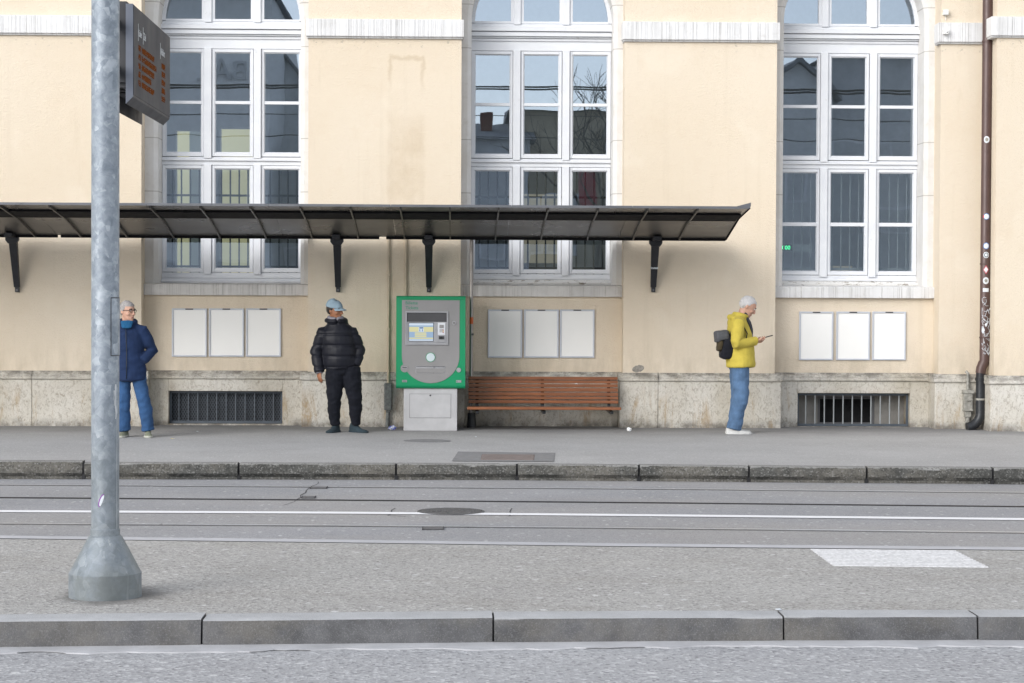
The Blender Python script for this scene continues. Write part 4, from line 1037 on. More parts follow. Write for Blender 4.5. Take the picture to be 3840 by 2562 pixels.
tr = mbox(385, 651, 779, 843, -.010, 0, 'ticket_tray', M['machinelight'], tm); mbox(389, 647, 800, 840, -.0125, -.009, 'tray_flap', M['machine'], tr); mbox(389, 647, 782, 786, -.0122, -.009, 'tray_gap', M['darkslot'], tr, 0)
cn = mdisc(284, 800, 37, -.010, 0, 'coin_plate', M['machine'], tm); mbox(258, 309, 784, 803, -.013, -.009, 'coin_bezel', M['machinelight'], cn); mbox(263, 304, 790, 797, -.0155, -.012, 'coin_slot', M['darkslot'], cn, 0)
mdisc(773, 814, 21, -.010, 0, 'return_button', M['machinelight'], tm)
for a, b, c, d in ((262, 305, 906, 926), (750, 797, 906, 928)):
    s_ = mbox(a, b, c, d, -.004, .002, 'label_plate', M['machinelight'], tm, 0)
    for k in range(4 if a < 400 else 1): mbox(a + 5 + k * 9, a + 11 + k * 9, c + 5, d - 5, -.0055, -.003, 'label_print', M['darkslot'], s_, 0)
text('lettering', 'Billette', .055, M['greenprint'], tm, MXZ((X(288), -.008, ZM(222))), .0008); text('lettering', 'Tickets', .055, M['greenprint'], tm, MXZ((X(290), -.008, ZM(266))), .0008)
yb2 = yb_ - ym
zb1 = P(1615, 992 / 2.4127 + 1050, yb_).z
m = MB(); m.box(X(275), X(761), yb2, .74, 0, zb1 + .02); cb = m.build('cabinet', M['base'], tm, bevel=.006)
m = MB(); a, b, c, d = X(328), X(706), ZM(1256) + .005, ZM(1032)
for q in ((a, a + .004, c, d), (b - .004, b, c, d), (a, b, c, c + .004), (a, b, d - .004, d)): m.box(q[0], q[1], yb2 - .001, yb2 + .01, q[2], q[3])
m.build('door_seam', M['seam'], cb)
m = MB(); m.box(a + .0045, b - .0045, yb2 - .004, yb2 + .01, c + .0045, d - .0045); m.build('cabinet_door', M['base'], cb, bevel=.002, segs=1)
m = MB(); m.tube([(X(517), yb2 - .009, ZM(1047)), (X(517), yb2, ZM(1047))], .011, 14); m.build('door_lock', M['darkslot'], cb)

# ------------------------------------------------------------------ bench
ybk, ysf = -.22, -.78
bx0, bx1 = PX(1757, ybk, 1460), PX(2318, ybk, 1460); bc = (bx0 + bx1) / 2
be = thing('bench', 'long reddish brown wooden slat bench with backrest beside the ticket machine', 'bench', (bc, 0, 0))
rows = [(1413, 1424.6), (1426.6, 1438), (1440.4, 1452.5), (1455, 1469), (1472, 1484.6), (1487, 1498), (1501.5, 1513)]
for i, (a, b) in enumerate(rows):
    y = -.13 - .018 * i
    za, zb = PZ(a, y, 2040), PZ(b, y, 2040)
    m = MB(); m.box(bx0 - bc + random.uniform(-.004, .004), bx1 - bc + random.uniform(-.004, .004), y - .016, y + .016, zb + .001, za)
    m.build('back_slat', M['wood'], be, bevel=.005)
sx0, sx1 = PX(1752, ysf, 1530) - bc, PX(2330, ysf, 1530) - bc
zs = PZ(1527.5, ysf, 2040)
for i in range(5):
    y = ysf + .0 + i * .105
    m = MB(); hgt = PZ(1527.5, ysf, 2040) - PZ(1537.5, ysf, 2040)
    m.box(sx0 + .01 * i, sx1 - .012 * i, y, y + .088, zs - hgt - .004 * i, zs - .004 * i)
    m.build('seat_slat', M['wood'], be, bevel=.006)
for xx in (PX(1790, -.5, 1500) - bc, PX(2038, -.5, 1500) - bc, PX(2290, -.5, 1500) - bc):
    m = MB(); m.box(xx - .02, xx + .02, ysf + .07, -.20, zs - hgt - .055, zs - hgt - .018)
    m.add([(xx - .02, -.222, zs - .05), (xx + .02, -.222, zs - .05), (xx + .02, -.182, zs - .05), (xx - .02, -.182, zs - .05), (xx - .02, -.108, .65), (xx + .02, -.108, .65), (xx + .02, -.078, .65), (xx - .02, -.078, .65)], [(0, 1, 2, 3), (7, 6, 5, 4), (0, 4, 5, 1), (1, 5, 6, 2), (2, 6, 7, 3), (3, 7, 4, 0)])
    m.box(xx - .02, xx + .02, -.21, .235, zs - hgt - .055, zs - hgt - .02)
    m.build('bench_support', M['pipeblack'], be, bevel=.004)
c = P(2161, 1444, -.165); m = MB(); m.tube([(c.x - bc, -.1665, c.z), (c.x - bc, -.1645, c.z)], .024, 18); m.tube([(c.x - bc, -.1672, c.z), (c.x - bc, -.1665, c.z)], .015, 18, mi=1); m.build('sticker', [M['stickw'], M['machinelight']], be)

# ------------------------------------------------------------------ pole with departure board
c = G(394.5, 2236, 0.0); DP = (c - CAM).dot(FW); pxm = DP / FPX
po_ = thing('mast', 'galvanised steel mast with a flared conical foot on the platform', 'pole', c)
zz = lambda v: P(394, v, c.y).z
rb, rp, rcol = 135 * pxm, 51.8 * pxm, 55 * pxm
m = MB(); m.lathe([(rb, -.002), (rb, zz(2146)), (rb - .004, zz(2143)), (rcol + .012, zz(2012)), (rcol + .004, zz(2007)), (rp, zz(2005))], (0, 0, 0), 64)
fo = m.build('foot', M['galv'], po_, smooth='angle'); fo.data.set_sharp_from_angle(angle=R(15))
m = MB(); m.lathe([(rcol, zz(2009)), (rcol, zz(1984)), (rcol - .004, zz(1982)), (rp, zz(1981))], (0, 0, 0), 48); m.build('collar', M['galv'], po_, smooth='angle')
m = MB(); m.tube([(0, 0, zz(2008)), (0, 0, 7.0)], rp, 48); m.build('shaft', M['galv'], po_, smooth='angle')
def patch(a0, a1, z0, z1, dr, name, mat, par, shape=None):
    q = MB(); n, h = 12, 12; vs = []; rr = rp + dr
    for i in range(h + 1):
        for j in range(n + 1):
            a = a0 + (a1 - a0) * j / n; z = z0 + (z1 - z0) * i / h
            if shape: a, z = shape(j / n, i / h, a, z)
            vs.append((rr * math.sin(a), -rr * math.cos(a), z))
    q.add(vs, [(i * (n + 1) + j, i * (n + 1) + j + 1, (i + 1) * (n + 1) + j + 1, (i + 1) * (n + 1) + j) for i in range(h) for j in range(n)])
    return q.build(name, mat, par, smooth=True)
hd = patch(R(31), R(112), zz(1334), zz(1115), .0012, 'hatch_gap', M['darkslot'], po_)
hd.name = 'hatch'; patch(R(34), R(109), zz(1331), zz(1119), .0028, 'hatch_door', M['galv'], hd)
mid = (zz(1848) + zz(1898)) / 2; hh = (zz(1848) - zz(1898)) / 2
cres = lambda k: (lambda j, i, a, z: (R(-6) + k * R(11) * math.sqrt(max(0, 1 - (2 * i - 1) ** 2)) * (-1 + 1.6 * j) + R(9) * (2 * i - 1), z))
patch(0, 1, mid - hh, mid + hh, .0012, 'sticker', M['purple'], po_, cres(1.0)); patch(0, 1, mid - hh * .86, mid + hh * .86, .0022, 'sticker', M['stickw'], po_, lambda j, i, a, z: (R(-4) + R(8) * math.sqrt(max(0, 1 - (2 * i - 1) ** 2)) * (-1 + 1.6 * j) + R(8) * (2 * i - 1), z))
def drip(a0, wid, z0, z1, seed):
    def f(j, i, a, z):
        w = wid * (.35 + .65 * abs(noise.noise(Vector((i * 5, seed, 0)))) + .5 * max(0, i - .75)); return (a0 + R(4) * noise.noise(Vector((i * 3, seed + 9, 0))) + (j - .5) * w, z)
    patch(0, 1, z0, z1, .0012, 'paint_drip', M['white_print'], po_, f)
drip(R(63), R(4), zz(1982), zz(1500), 1); drip(R(56), R(16), zz(1570), zz(1440), 4); drip(R(48), R(9), zz(1520), zz(1462), 7); drip(R(72), R(3), zz(1700), zz(1560), 8)

yn, yf_ = c.y + .30, c.y + 1.72
xr = P(499, 190, yn).x
# solve the far edge so that it falls where the photograph has it
d_ = ray(636, 290); yf_ = CAM.y + d_.y * ((xr - CAM.x) / d_.x)
zt_, zb_ = P(499, 14, yn).z, P(499, 363, yn).z
xcn = c.x; half = xr - xcn
db = thing('departure_board', 'dark double sided departure board with amber text hanging beside the mast', 'departure board', (xcn, yn, zb_))
ln = yf_ - yn; H_ = zt_ - zb_; ch = .042
for s in (1, -1):
    m = MB(); m.prism([(s * half, 0), (s * half, H_), (s * (half - ch), H_), (s * (half - ch), -ch)], .012, ln, axis='y')
    sh = m.build('side_shell', M['board'], db, bevel=.003, segs=1)
    m = MB(); m.prism([(s * half, .002), (s * half, H_), (s * (half - ch), H_), (s * (half - ch), -ch + .002)], 0, .0118, axis='y'); m.build('end_trim', M['boardlight'], sh)  # pale bluish end face, sky reflection worked into its colour
    m = MB(); m.box(s * half - (0 if s > 0 else .003), s * half + (.003 if s > 0 else 0), .004, ln - .004, .012, H_ - .006); m.build('face_glass', M['boardface'], sh)
m = MB(); m.box(-half + ch + .003, half - ch - .003, .05, ln - .05, .06, H_ + .02); m.build('core', M['board'], db)
m = MB(); m.box(-half + ch + .003, half - ch - .003, .03, .05, .085, H_); m.build('end_panel', M['board'], db)
for k, yy in enumerate((.14, .34, .62, .86, 1.1)):
    m = MB(); m.box(-.032, .03, yy, yy + .10, .054, .0598); m.build('vent', M['boardblack'], db)
m = MB(); m.tube([(0, -.24, H_ * .8), (0, .06, H_ * .8)], .03, 12); m.tube([(0, -.24, H_ * .3), (0, .06, H_ * .3)], .03, 12); m.build('mounting_arm', M['board'], db)
def FP(u, v):
    u = u / 3.1356 + 250; v = v / 3.1356
    d = ray(u, v); t = (xr - CAM.x) / d.x; p = CAM + d * t
    return p.y - yn, p.z - zb_
def MYZ(y, z, off=.0035): return Matrix.Translation((half + off, y, z)) @ Matrix(((0, 0, 1, 0), (1, 0, 0, 0), (0, 1, 0, 0), (0, 0, 0, 1)))
for body, u, v, sz in (('Linie', 840, 425, .062), ('Ziel', 897, 468, .062), ('Abfahrt', 1099, 640, .062)):
    y, z = FP(u, v); text('lettering', body, sz, M['white_print'], db, MYZ(y, z), .0006)
    m = MB(); m.box(half + .003, half + .0042, y - .018, y - .010, z - .03, z + .07); m.build('lettering_bar', M['white_print'], db)
rnd = random.Random(4)
for k in range(5):
    ya, za = FP(838, 560 + k * 103); z = za - .018
    segs = [(FP(838, 600)[0], FP(862, 600)[0]), (FP(876, 600)[0], FP(rnd.choice((985, 1020, 1045, 1065)), 600)[0]), (FP(1110, 600)[0], FP(1148, 600)[0])]
    for a, b in segs:
        m = MB(); y = a
        while y < b:
            if rnd.random() < 2:
                for q in range(5):
                    if rnd.random() < .62 or q == 2: m.box(half + .003, half + .0045, y, y + .0108, z + q * .0068, z + q * .0068 + .0069)
            y += .0105
        if m.v: m.build('led_row', M['led'], db)

# ------------------------------------------------------------------ people
def hand(mb, w, d, n, flip, curl=35., spread=1.):
    d = Vector(d).normalized(); n = Vector(n); n = (n - d * n.dot(d)).normalized(); s = d.cross(n) * flip
    w = Vector(w)
    mb.tube([w - d * .02, w + d * .02, w + d * .055, w + d * .088], [(.024, .017), (.034, .016), (.041, .015), (.039, .012)], 12, ref=s, rnd=.01)
    for k, (o, L_) in enumerate(((-.031, .066), (-.0105, .076), (.0105, .071), (.030, .056))):
        p = w + d * (.084 - .006 * abs(k - 1.3)) + s * o; pts = [p - d * .02, p]; a = 0; dd = d
        for f in (.45, .32, .23):
            a += R(curl * (.6 if f == .45 else 1.0)); dd = d * math.cos(a) + n * math.sin(a) + s * (o * 1.6 * spread)
            p = p + dd.normalized() * L_ * f; pts.append(p)
        mb.tube(pts, [.0092, .0092, .0086, .0080, .0068], 8, ref=s, rnd=True)
    p = w + d * .026 - s * .026; q1 = p + (d * .62 - s * .72 + n * .25).normalized() * .038; q2 = q1 + (d * .85 - s * .2 + n * .45).normalized() * .030
    mb.tube([w + d * .01 - s * .01, p, q1, q2], [.013, .013, .011, .008], 8, rnd=True)
HEAD = [(-.122, -.058, .018, .016), (-.112, -.052, .036, .034), (-.092, -.040, .050, .054), (-.062, -.022, .060, .073), (-.025, -.008, .069, .089), (.015, .002, .0735, .097), (.055, .006, .073, .096), (.085, .008, .061, .079), (.105, .010, .040, .052), (.114, .010, .018, .022)]
def head_pieces(mb, Mh):
    V = lambda *p: Mh @ Vector(p)
    pts = [V(0, h[1], h[0]) for h in HEAD]
    vs = []; n = 20
    for z, cy, rx, ry in HEAD:
        for k in range(n):
            a = 2 * math.pi * k / n; vs.append(V(rx * math.cos(a), cy + ry * math.sin(a), z))
    fs = [(i * n + k, i * n + (k + 1) % n, (i + 1) * n + (k + 1) % n, (i + 1) * n + k) for i in range(len(HEAD) - 1) for k in range(n)] + [tuple(range(n - 1, -1, -1)), tuple(range((len(HEAD) - 1) * n, len(HEAD) * n))]
    mb.add(vs, fs)
    Rm = Mh.to_3x3()
    mb.tube([V(0, -.090, .020), V(0, -.108, -.012), V(0, -.118, -.034), V(0, -.100, -.042)], [(.008, .010), (.011, .012), (.016, .012), (.012, .008)], 10, rnd=True)
    mb.ball(V(0, -.082, .030), (.052, .016, .011), 12, Rm); mb.ball(V(0, -.087, -.068), (.026, .013, .009), 12, Rm); mb.ball(V(0, -.083, -.080), (.023, .013, .008), 12, Rm); mb.ball(V(0, -.078, -.106), (.024, .018, .015), 12, Rm)
    for s in (-1, 1):
        mb.ball(V(s * .040, -.064, -.032), (.026, .024, .024), 12, Rm)
        mb.ball(V(s * .074, .012, -.008), (.009, .020, .033), 10, Rm)
def face_bits(Mh, t, lipm):
    V = lambda *p: Mh @ Vector(p); Rm = Mh.to_3x3()
    for s in (-1, 1):
        m = MB(); m.ball(V(s * .031, -.0855, .010), (.0135, .008, .0075), 12, Rm); m.ball(V(s * .031, -.0915, .010), (.0058, .0035, .0058), 8, Rm, 1); m.tube([V(s * .012, -.097, .026), V(s * .030, -.0975, .031), V(s * .052, -.086, .025)], .0042, 6, mi=1)
        m.build('eye', [M['eyew'], M['eyed']], t, smooth=True)
    m = MB(); m.ball(V(0, -.0955, -.0735), (.022, .0065, .0075), 12, Rm); m.build('mouth', lipm, t, smooth=True)
def hair_cap(Mh, t, mat, scale=1.0, front=.055, side=-.02, nk=-.055, name='hair', amp=.004):
    m = MB(); n = 36; h = 24; vs = []; keep = []
    for i in range(h + 1):
        a = -math.pi / 2 + math.pi * (i if 0 < i < h else (.01 if i == 0 else h - .01)) / h
        for k in range(n):
            w_ = 2 * math.pi * k / n
            p = Vector((.083 * math.cos(a) * math.cos(w_), .010 + .109 * math.cos(a) * math.sin(w_), .020 + .108 * math.sin(a))) * scale
            f = -math.sin(w_)                     # 1 in front, -1 behind
            lim = front if f > .55 else (side + (front - side) * max(0, (f - .1) / .45) if f > .1 else (nk + (side - nk) * max(0, (f + .6) / .7) if f > -.6 else nk))
            q = p + p.normalized() * amp * (noise.noise(p * 45) + .5 * noise.noise(p * 110))
            if p.z < lim: q = Vector((q.x * .86, .012 + (q.y - .012) * .86, max(q.z, lim - .012)))
            vs.append(Mh @ q)
    m.add(vs, [(i * n + k, i * n + (k + 1) % n, (i + 1) * n + (k + 1) % n, (i + 1) * n + k) for i in range(h) for k in range(n)])
    return m.build(name, mat, t, smooth=True)
def mh(c, yaw, pitch, s=1.): return Matrix.Translation(Vector(c)) @ Matrix.Rotation(R(yaw), 4, 'Z') @ Matrix.Rotation(R(pitch), 4, 'X') @ Matrix.Scale(s, 4)
def body_mesh(t, sk, skin):
    b = MB(); Mh = sk['head']
    pv, ch, nk = Vector(sk['pelvis']), Vector(sk['chest']), Vector(sk['neck'])
    b.tube([pv - Vector((0, 0, .03)), pv + Vector((0, 0, .04)), pv.lerp(ch, .5), ch, nk - Vector((0, 0, .06)), nk], [(.12, .09), (.135, .095), (.12, .085), (.135, .092), (.11, .075), (.06, .058)], 18, rnd=.03)
    hc = Mh @ Vector((0, .014, -.06)); b.tube([nk - Vector((0, 0, .04)), nk, hc], [.062, .056, .056], 14, rnd=.02)
    head_pieces(b, Mh)
    for (sh, el, wr, hd_, pn, fl, cu) in sk['arms']:
        b.tube([sh, Vector(sh).lerp(Vector(el), .5), el, Vector(el).lerp(Vector(wr), .35), wr], [.042, .038, .033, .034, .024], 12, rnd=True); hand(b, wr, hd_, pn, fl, cu)
    for (hp, kn, an, yaw) in sk['legs']:
        b.tube([hp, Vector(hp).lerp(Vector(kn), .5), kn, Vector(kn).lerp(Vector(an), .35), an], [.070, .060, .045, .044, .032], 12, rnd=True)
        f = Vector((math.sin(R(yaw)), -math.cos(R(yaw)), 0)); a = Vector(an)
        b.tube([a - f * .03 - Vector((0, 0, .04)), a + f * .05 - Vector((0, 0, .05)), a + f * .11 - Vector((0, 0, .058))], [(.026, .024), (.028, .018), (.024, .010)], 10, rnd=True)
    return remeshed(b, 'body', skin, t, .0062, 3)
def fold(amp, fz=9., fxy=5., seed=0.):
    def f(p):
        return amp * (noise.noise(Vector((p.x * fxy, p.y * fxy + seed, p.z * fz))) + .6 * noise.noise(Vector((p.x * fxy * 2.3 + seed, p.y * 9, p.z * fz * 2.1))))
    return f
def shoe(t, an, yaw, mat, sole, L_=.27, w=.047, high=.0):
    f = Vector((math.sin(R(yaw)), -math.cos(R(yaw)), 0)); s = Vector((math.cos(R(yaw)), math.sin(R(yaw)), 0)); a = Vector((an[0], an[1], 0))
    pr = [(-.085, .030, .066 + high), (-.07, .038, .080 + high), (-.03, .041, .090 + high), (.02, .042, .082 + high * .5), (.06, .046, .062), (.11, .050, .046), (.155, .044, .038), (.18, .026, .032)]
    k = L_ / .27
    m = MB(); vs = []; n = 14
    for (x, hw, hz) in pr:
        for i in range(n):
            u_ = 2 * math.pi * i / n; cx2, cz2 = math.cos(u_), math.sin(u_)
            vs.append(a + f * x * k + s * (hw * w / .047 * cx2 * (1 if cz2 < 0 else .92)) + Vector((0, 0, .018 + (hz - .018) * max(0, cz2) if cz2 > 0 else .018 * (1 + cz2 * .5))))
    m.add(vs, [(i * n + j, i * n + (j + 1) % n, (i + 1) * n + (j + 1) % n, (i + 1) * n + j) for i in range(len(pr) - 1) for j in range(n)] + [tuple(range(n - 1, -1, -1)), tuple(range((len(pr) - 1) * n, len(pr) * n))])
    o = m.build('shoe', mat, t, smooth=True)
    m = MB(); po = [(x * k, (hw + .004) * w / .047) for x, hw, _ in pr]; po = [(-.093 * k, .018)] + po + [(.19 * k, .012)]
    ring = [a + f * x + s * hw for x, hw in po] + [a + f * x - s * hw for x, hw in reversed(po)]
    nn = len(ring); m.add([p + Vector((0, 0, .001)) for p in ring] + [p + Vector((0, 0, .024)) for p in ring], [tuple(range(nn - 1, -1, -1)), tuple(range(nn, 2 * nn))] + [(i, (i + 1) % nn, (i + 1) % nn + nn, i + nn) for i in range(nn)])
    m.build('sole', sole, o, bevel=.004)
def trousers(t, sk, mat, top, rads, disp, hem=.05):
    b = MB(); pv = Vector(sk['pelvis'])
    b.tube([pv + Vector((0, 0, top)), pv, pv - Vector((0, 0, .09))], [(.165, .125), (.175, .13), (.15, .12)], 18, rnd=.03)
    for (hp, kn, an, yaw) in sk['legs']:
        hp, kn, an = Vector(hp), Vector(kn), Vector(an); e = an + (kn - an).normalized() * hem
        b.tube([hp + Vector((0, 0, .03)), hp.lerp(kn, .45), kn, kn.lerp(an, .45), e], rads, 16, rnd=.015)
    return remeshed(b, 'trousers', mat, t, .0075, 5, disp)
def jacket(t, sk, mat, prof, srad, disp, sleeve=.0, extra=None, name='jacket', vox=.0075, sm=5):
    b = MB()
    b.tube([p for p, _ in prof], [r for _, r in prof], 22, rnd=.02)
    for (sh, el, wr, *_), (r0, r1, r2) in zip(sk['arms'], srad):
        sh, el, wr = Vector(sh), Vector(el), Vector(wr); e = wr + (wr - el).normalized() * sleeve
        mid_ = Vector((prof[-1][0][0], prof[-1][0][1], sh.z)); inn = sh.lerp(mid_, .38) + Vector((0, 0, .012))
        b.tube([inn, sh + Vector((0, 0, .004)) + (sh - mid_).normalized() * .012, sh.lerp(el, .35) + (sh - mid_).normalized() * .008, sh.lerp(el, .7), el, el.lerp(e, .5), e], [r0 * .95, r0, r0 * .97, (r0 + r1) / 2, r1, (r1 + r2) / 2, r2], 14, rnd=.02)
    if extra: extra(b)
    return remeshed(b, name, mat, t, vox, sm, disp)

# man in the dark blue jacket, partly behind the mast
g1 = G(513, 1639, 0)
p1 = thing('person', 'man in a dark blue jacket and jeans standing behind the mast, hand in pocket', 'person', g1)
sk = dict(pelvis=(-.075, 0, .83), chest=(-.105, .01, 1.14), neck=(-.11, .0, 1.345), head=mh((-.112, -.012, 1.50), 52, 3),
          arms=[((.055, .0, 1.262), (.175, .045, 1.03), (.085, -.06, .915), (-.75, .25, -.5), (-.3, .9, 0), 1, 30), ((-.275, .0, 1.262), (-.375, .03, 1.02), (-.285, -.06, .90), (.75, .25, -.5), (.3, .9, 0), -1, 30)],
          legs=[((-.155, 0, .79), (-.155, -.02, .44), (-.150, .01, .085), -8), ((.0, 0, .79), (.085, -.02, .44), (.135, .0, .085), 10)])
body_mesh(p1, sk, M['skin']); face_bits(sk['head'], p1, M['lip'])
hair_cap(sk['head'], p1, M['hairgrey'], .98, .060, -.01, -.05, amp=.007)
V = lambda *p: sk['head'] @ Vector(p)
m = MB()
for s in (-1, 1):
    ring = [V(s * .032 + .024 * math.cos(a), -.104 + .006 * abs(math.cos(a)), .006 + .016 * math.sin(a)) for a in [2 * math.pi * k / 12 for k in range(13)]]
    m.tube(ring, .0028, 6); m.tube([V(s * .056, -.100, .012), V(s * .076, -.05, .012), V(s * .079, .015, .008)], .003, 6)
m.tube([V(-.009, -.106, .010), V(.009, -.106, .010)], .0025, 6); m.build('glasses', M['iblack'], p1, smooth=True)
prof = [((-.075, 0, .68), (.196, .150)), ((-.078, 0, .78), (.198, .150)), ((-.085, 0, .95), (.175, .13)), ((-.10, .0, 1.10), (.185, .138)), ((-.11, .0, 1.22), (.188, .130)), ((-.112, .005, 1.29), (.165, .105)), ((-.112, .005, 1.34), (.10, .085))]
def col(b):
    Mh = Matrix.Translation((-.112, .0, 1.345))
    ring = [Mh @ Vector((.090 * math.cos(a), .085 * math.sin(a) + .005, .022 - .018 * (-math.sin(a)))) for a in [2 * math.pi * k / 20 for k in range(21)]]
    b.tube(ring, .030, 10)
    b.tube([(-.19, .085, 1.33), (-.112, .12, 1.325), (-.03, .085, 1.33)], [.035, .045, .035], 10, rnd=True)
jacket(p1, sk, M['navy'], prof, [(.080, .070, .058)] * 2, fold(.011), .0, col)
m = MB(); ring = [Vector((-.112, .0, 1.352)) + Vector((.064 * math.cos(a), .064 * math.sin(a) - .008, .004 * math.sin(3 * a) - .014 * (-math.sin(a)))) for a in [2 * math.pi * k / 20 for k in range(21)]]
m.tube(ring, .027, 10); m.tube([(-.105, -.088, 1.37), (-.105, -.118, 1.31)], [(.078, .030), (.062, .018)], 12, rnd=.02); remeshed(m, 'scarf', M['scarf'], p1, .006, 3, fold(.005, 25, 18))
trousers(p1, sk, M['jeans'], .04, [.092, .088, .080, .078, .078], fold(.012, 9, 8, 3), .0)
for (hp, kn, an, yaw) in sk['legs']: shoe(p1, an, yaw, M['olive'], M['sole'], high=.03)

m = MB(); m.tube([(-.100, -.158, .70), (-.098, -.158, .85), (-.10, -.142, 1.05), (-.108, -.140, 1.2), (-.112, -.118, 1.30)], .004, 6); m.build('zip', M['iblack'], p1, smooth=True)

# man in the cap and black puffer jacket
g2 = G(1290, 1622, 0)
p2 = thing('person', 'man in a pale blue cap and black puffer jacket standing against the wall', 'person', g2)
sk = dict(pelvis=(-.02, 0, .82), chest=(-.075, .015, 1.14), neck=(-.10, .01, 1.37), head=mh((-.118, -.005, 1.515), 58, 4),
          arms=[((-.252, .01, 1.228), (-.345, .03, 1.00), (-.305, -.035, .755), (.06, -.10, -1), (.6, .5, 0), 1, 26), ((.080, .01, 1.228), (.185, .05, 1.02), (.140, -.02, .84), (-.45, .05, -1), (-.6, .6, 0), -1, 30)],
          legs=[((-.11, 0, .77), (-.125, -.03, .43), (-.112, .02, .095), -22), ((.075, 0, .77), (.135, -.02, .43), (.145, .02, .095), 48)])
body_mesh(p2, sk, M['skindark']); face_bits(sk['head'], p2, M['lip'])
hair_cap(sk['head'], p2, M['eyed'], 1.0, .05, -.01, -.05)
Mh = sk['head']; V = lambda *p: Mh @ Vector(p)
m = MB(); n = 28; h = 10; vs = []
for i in range(h + 1):
    a = math.pi / 2 * min(i, h - .05) / h
    for k in range(n):
        w_ = 2 * math.pi * k / n; vs.append(V(.088 * math.cos(a) ** .8 * math.cos(w_), .010 + .114 * math.cos(a) ** .8 * math.sin(w_), .036 + .098 * math.sin(a) + .010 * math.sin(w_)))
for k in range(n):
    w_ = 2 * math.pi * k / n; vs.append(V(.084 * math.cos(w_), .010 + .108 * math.sin(w_), .030 + .01 * math.sin(w_)))
m.add(vs, [(i * n + k, i * n + (k + 1) % n, (i + 1) * n + (k + 1) % n, (i + 1) * n + k) for i in range(h) for k in range(n)] + [((h + 1) * n + k, (h + 1) * n + (k + 1) % n, (k + 1) % n, k) for k in range(n)])
cp = m.build('cap', M['capblue'], p2, smooth=True)
m = MB(); vs = []; nx, ny = 12, 6
for i in range(nx + 1):
    a = R(-62 + 124 * i / nx)
    for k in range(ny + 1):
        q = k / ny; rx, ry = .086 + .004 * q, .108 + .072 * q * math.cos(a * .85)
        vs.append((rx * math.sin(a), .010 - ry * math.cos(a), .030 - .018 * q - .022 * (math.sin(a) ** 2)))
top_ = [V(x, y, z + .004) for x, y, z in vs]; bot = [V(x, y, z - .002) for x, y, z in vs]; w_ = ny + 1; N_ = len(vs)
fs = [(i * w_ + k, (i + 1) * w_ + k, (i + 1) * w_ + k + 1, i * w_ + k + 1) for i in range(nx) for k in range(ny)]
m.add(top_ + bot, fs + [tuple(N_ + q for q in reversed(f)) for f in fs] + [(i * w_ + ny, (i + 1) * w_ + ny, (i + 1) * w_ + ny + N_, i * w_ + ny + N_) for i in range(nx)])
m.build('brim', M['capblue'], cp, smooth='angle')
m = MB(); ring = [Vector((-.108, -.0, 1.415)) + Vector((.078 * math.cos(a), .078 * math.sin(a) - .004, -.012 * (-math.sin(a)))) for a in [2 * math.pi * k / 20 for k in range(21)]]
m.tube(ring, .030, 10); m.tube([(-.17, .04, 1.39), (-.11, .10, 1.40), (-.04, .05, 1.39)], .035, 10, rnd=True); remeshed(m, 'hood', M['hoodgrey'], p2, .006, 3, fold(.005, 25, 18))
prof = [((-.045, 0, .80), (.195, .150)), ((-.05, 0, .88), (.205, .162)), ((-.06, 0, 1.02), (.205, .165)), ((-.075, .0, 1.15), (.205, .160)), ((-.085, .005, 1.25), (.208, .142)), ((-.09, .01, 1.325), (.155, .115)), ((-.10, .01, 1.38), (.115, .098))]
def col2(b):
    ring = [Vector((-.100, .0, 1.375)) + Vector((.112 * math.cos(a), .100 * math.sin(a), .006 - .012 * (-math.sin(a)))) for a in [2 * math.pi * k / 20 for k in range(21)]]
    b.tube(ring, .034, 10)
ff = fold(.006, 7, 7, 5)
def puff(p):
    d_ = abs(((p.z + .012 * noise.noise(Vector((p.x * 6, p.y * 6, 0)))) / .135) % 1.0 - .5) * 2
    return ff(p) + .003 - .011 * (max(0, d_ - .55) / .45) ** 1.5
jacket(p2, sk, M['puffer'], prof, [(.084, .080, .066)] * 2, puff, .0, col2, 'puffer_jacket', .007, 9)
trousers(p2, sk, M['track2'], .03, [(.128, .125), (.115, .115), (.092, .095), (.080, .082), (.062, .064)], fold(.013, 11, 8, 6), .005)
m = MB(); m.tube([(-.305, -.035, .765), (-.302, -.045, .735)], [(.046, .040), (.044, .038)], 14, rnd=.004); m.build('cuff', M['hoodgrey'], p2, smooth=True)
# white lettering down the outer trouser leg
m = MB()
for k in range(16):
    z = .70 - k * .026; xo = -.196 - .004 * math.sin(k); xo = -.110 - .085 + (.0022 * k if k < 11 else .0242 + (k - 11) * .003)
    m.tube([(xo + .004, -.068 + .003 * (k % 3), z), (xo + .014 - .010 * (k % 2), -.082, z - .012), (xo + .006 + .010 * (k % 3 == 0), -.074, z - .025)], .0026, 5)
m.build('leg_print', M['stickw'], p2)
for (hp, kn, an, yaw) in sk['legs']: shoe(p2, an, yaw, M['teal'], M['teal'], .285, .05, .045)

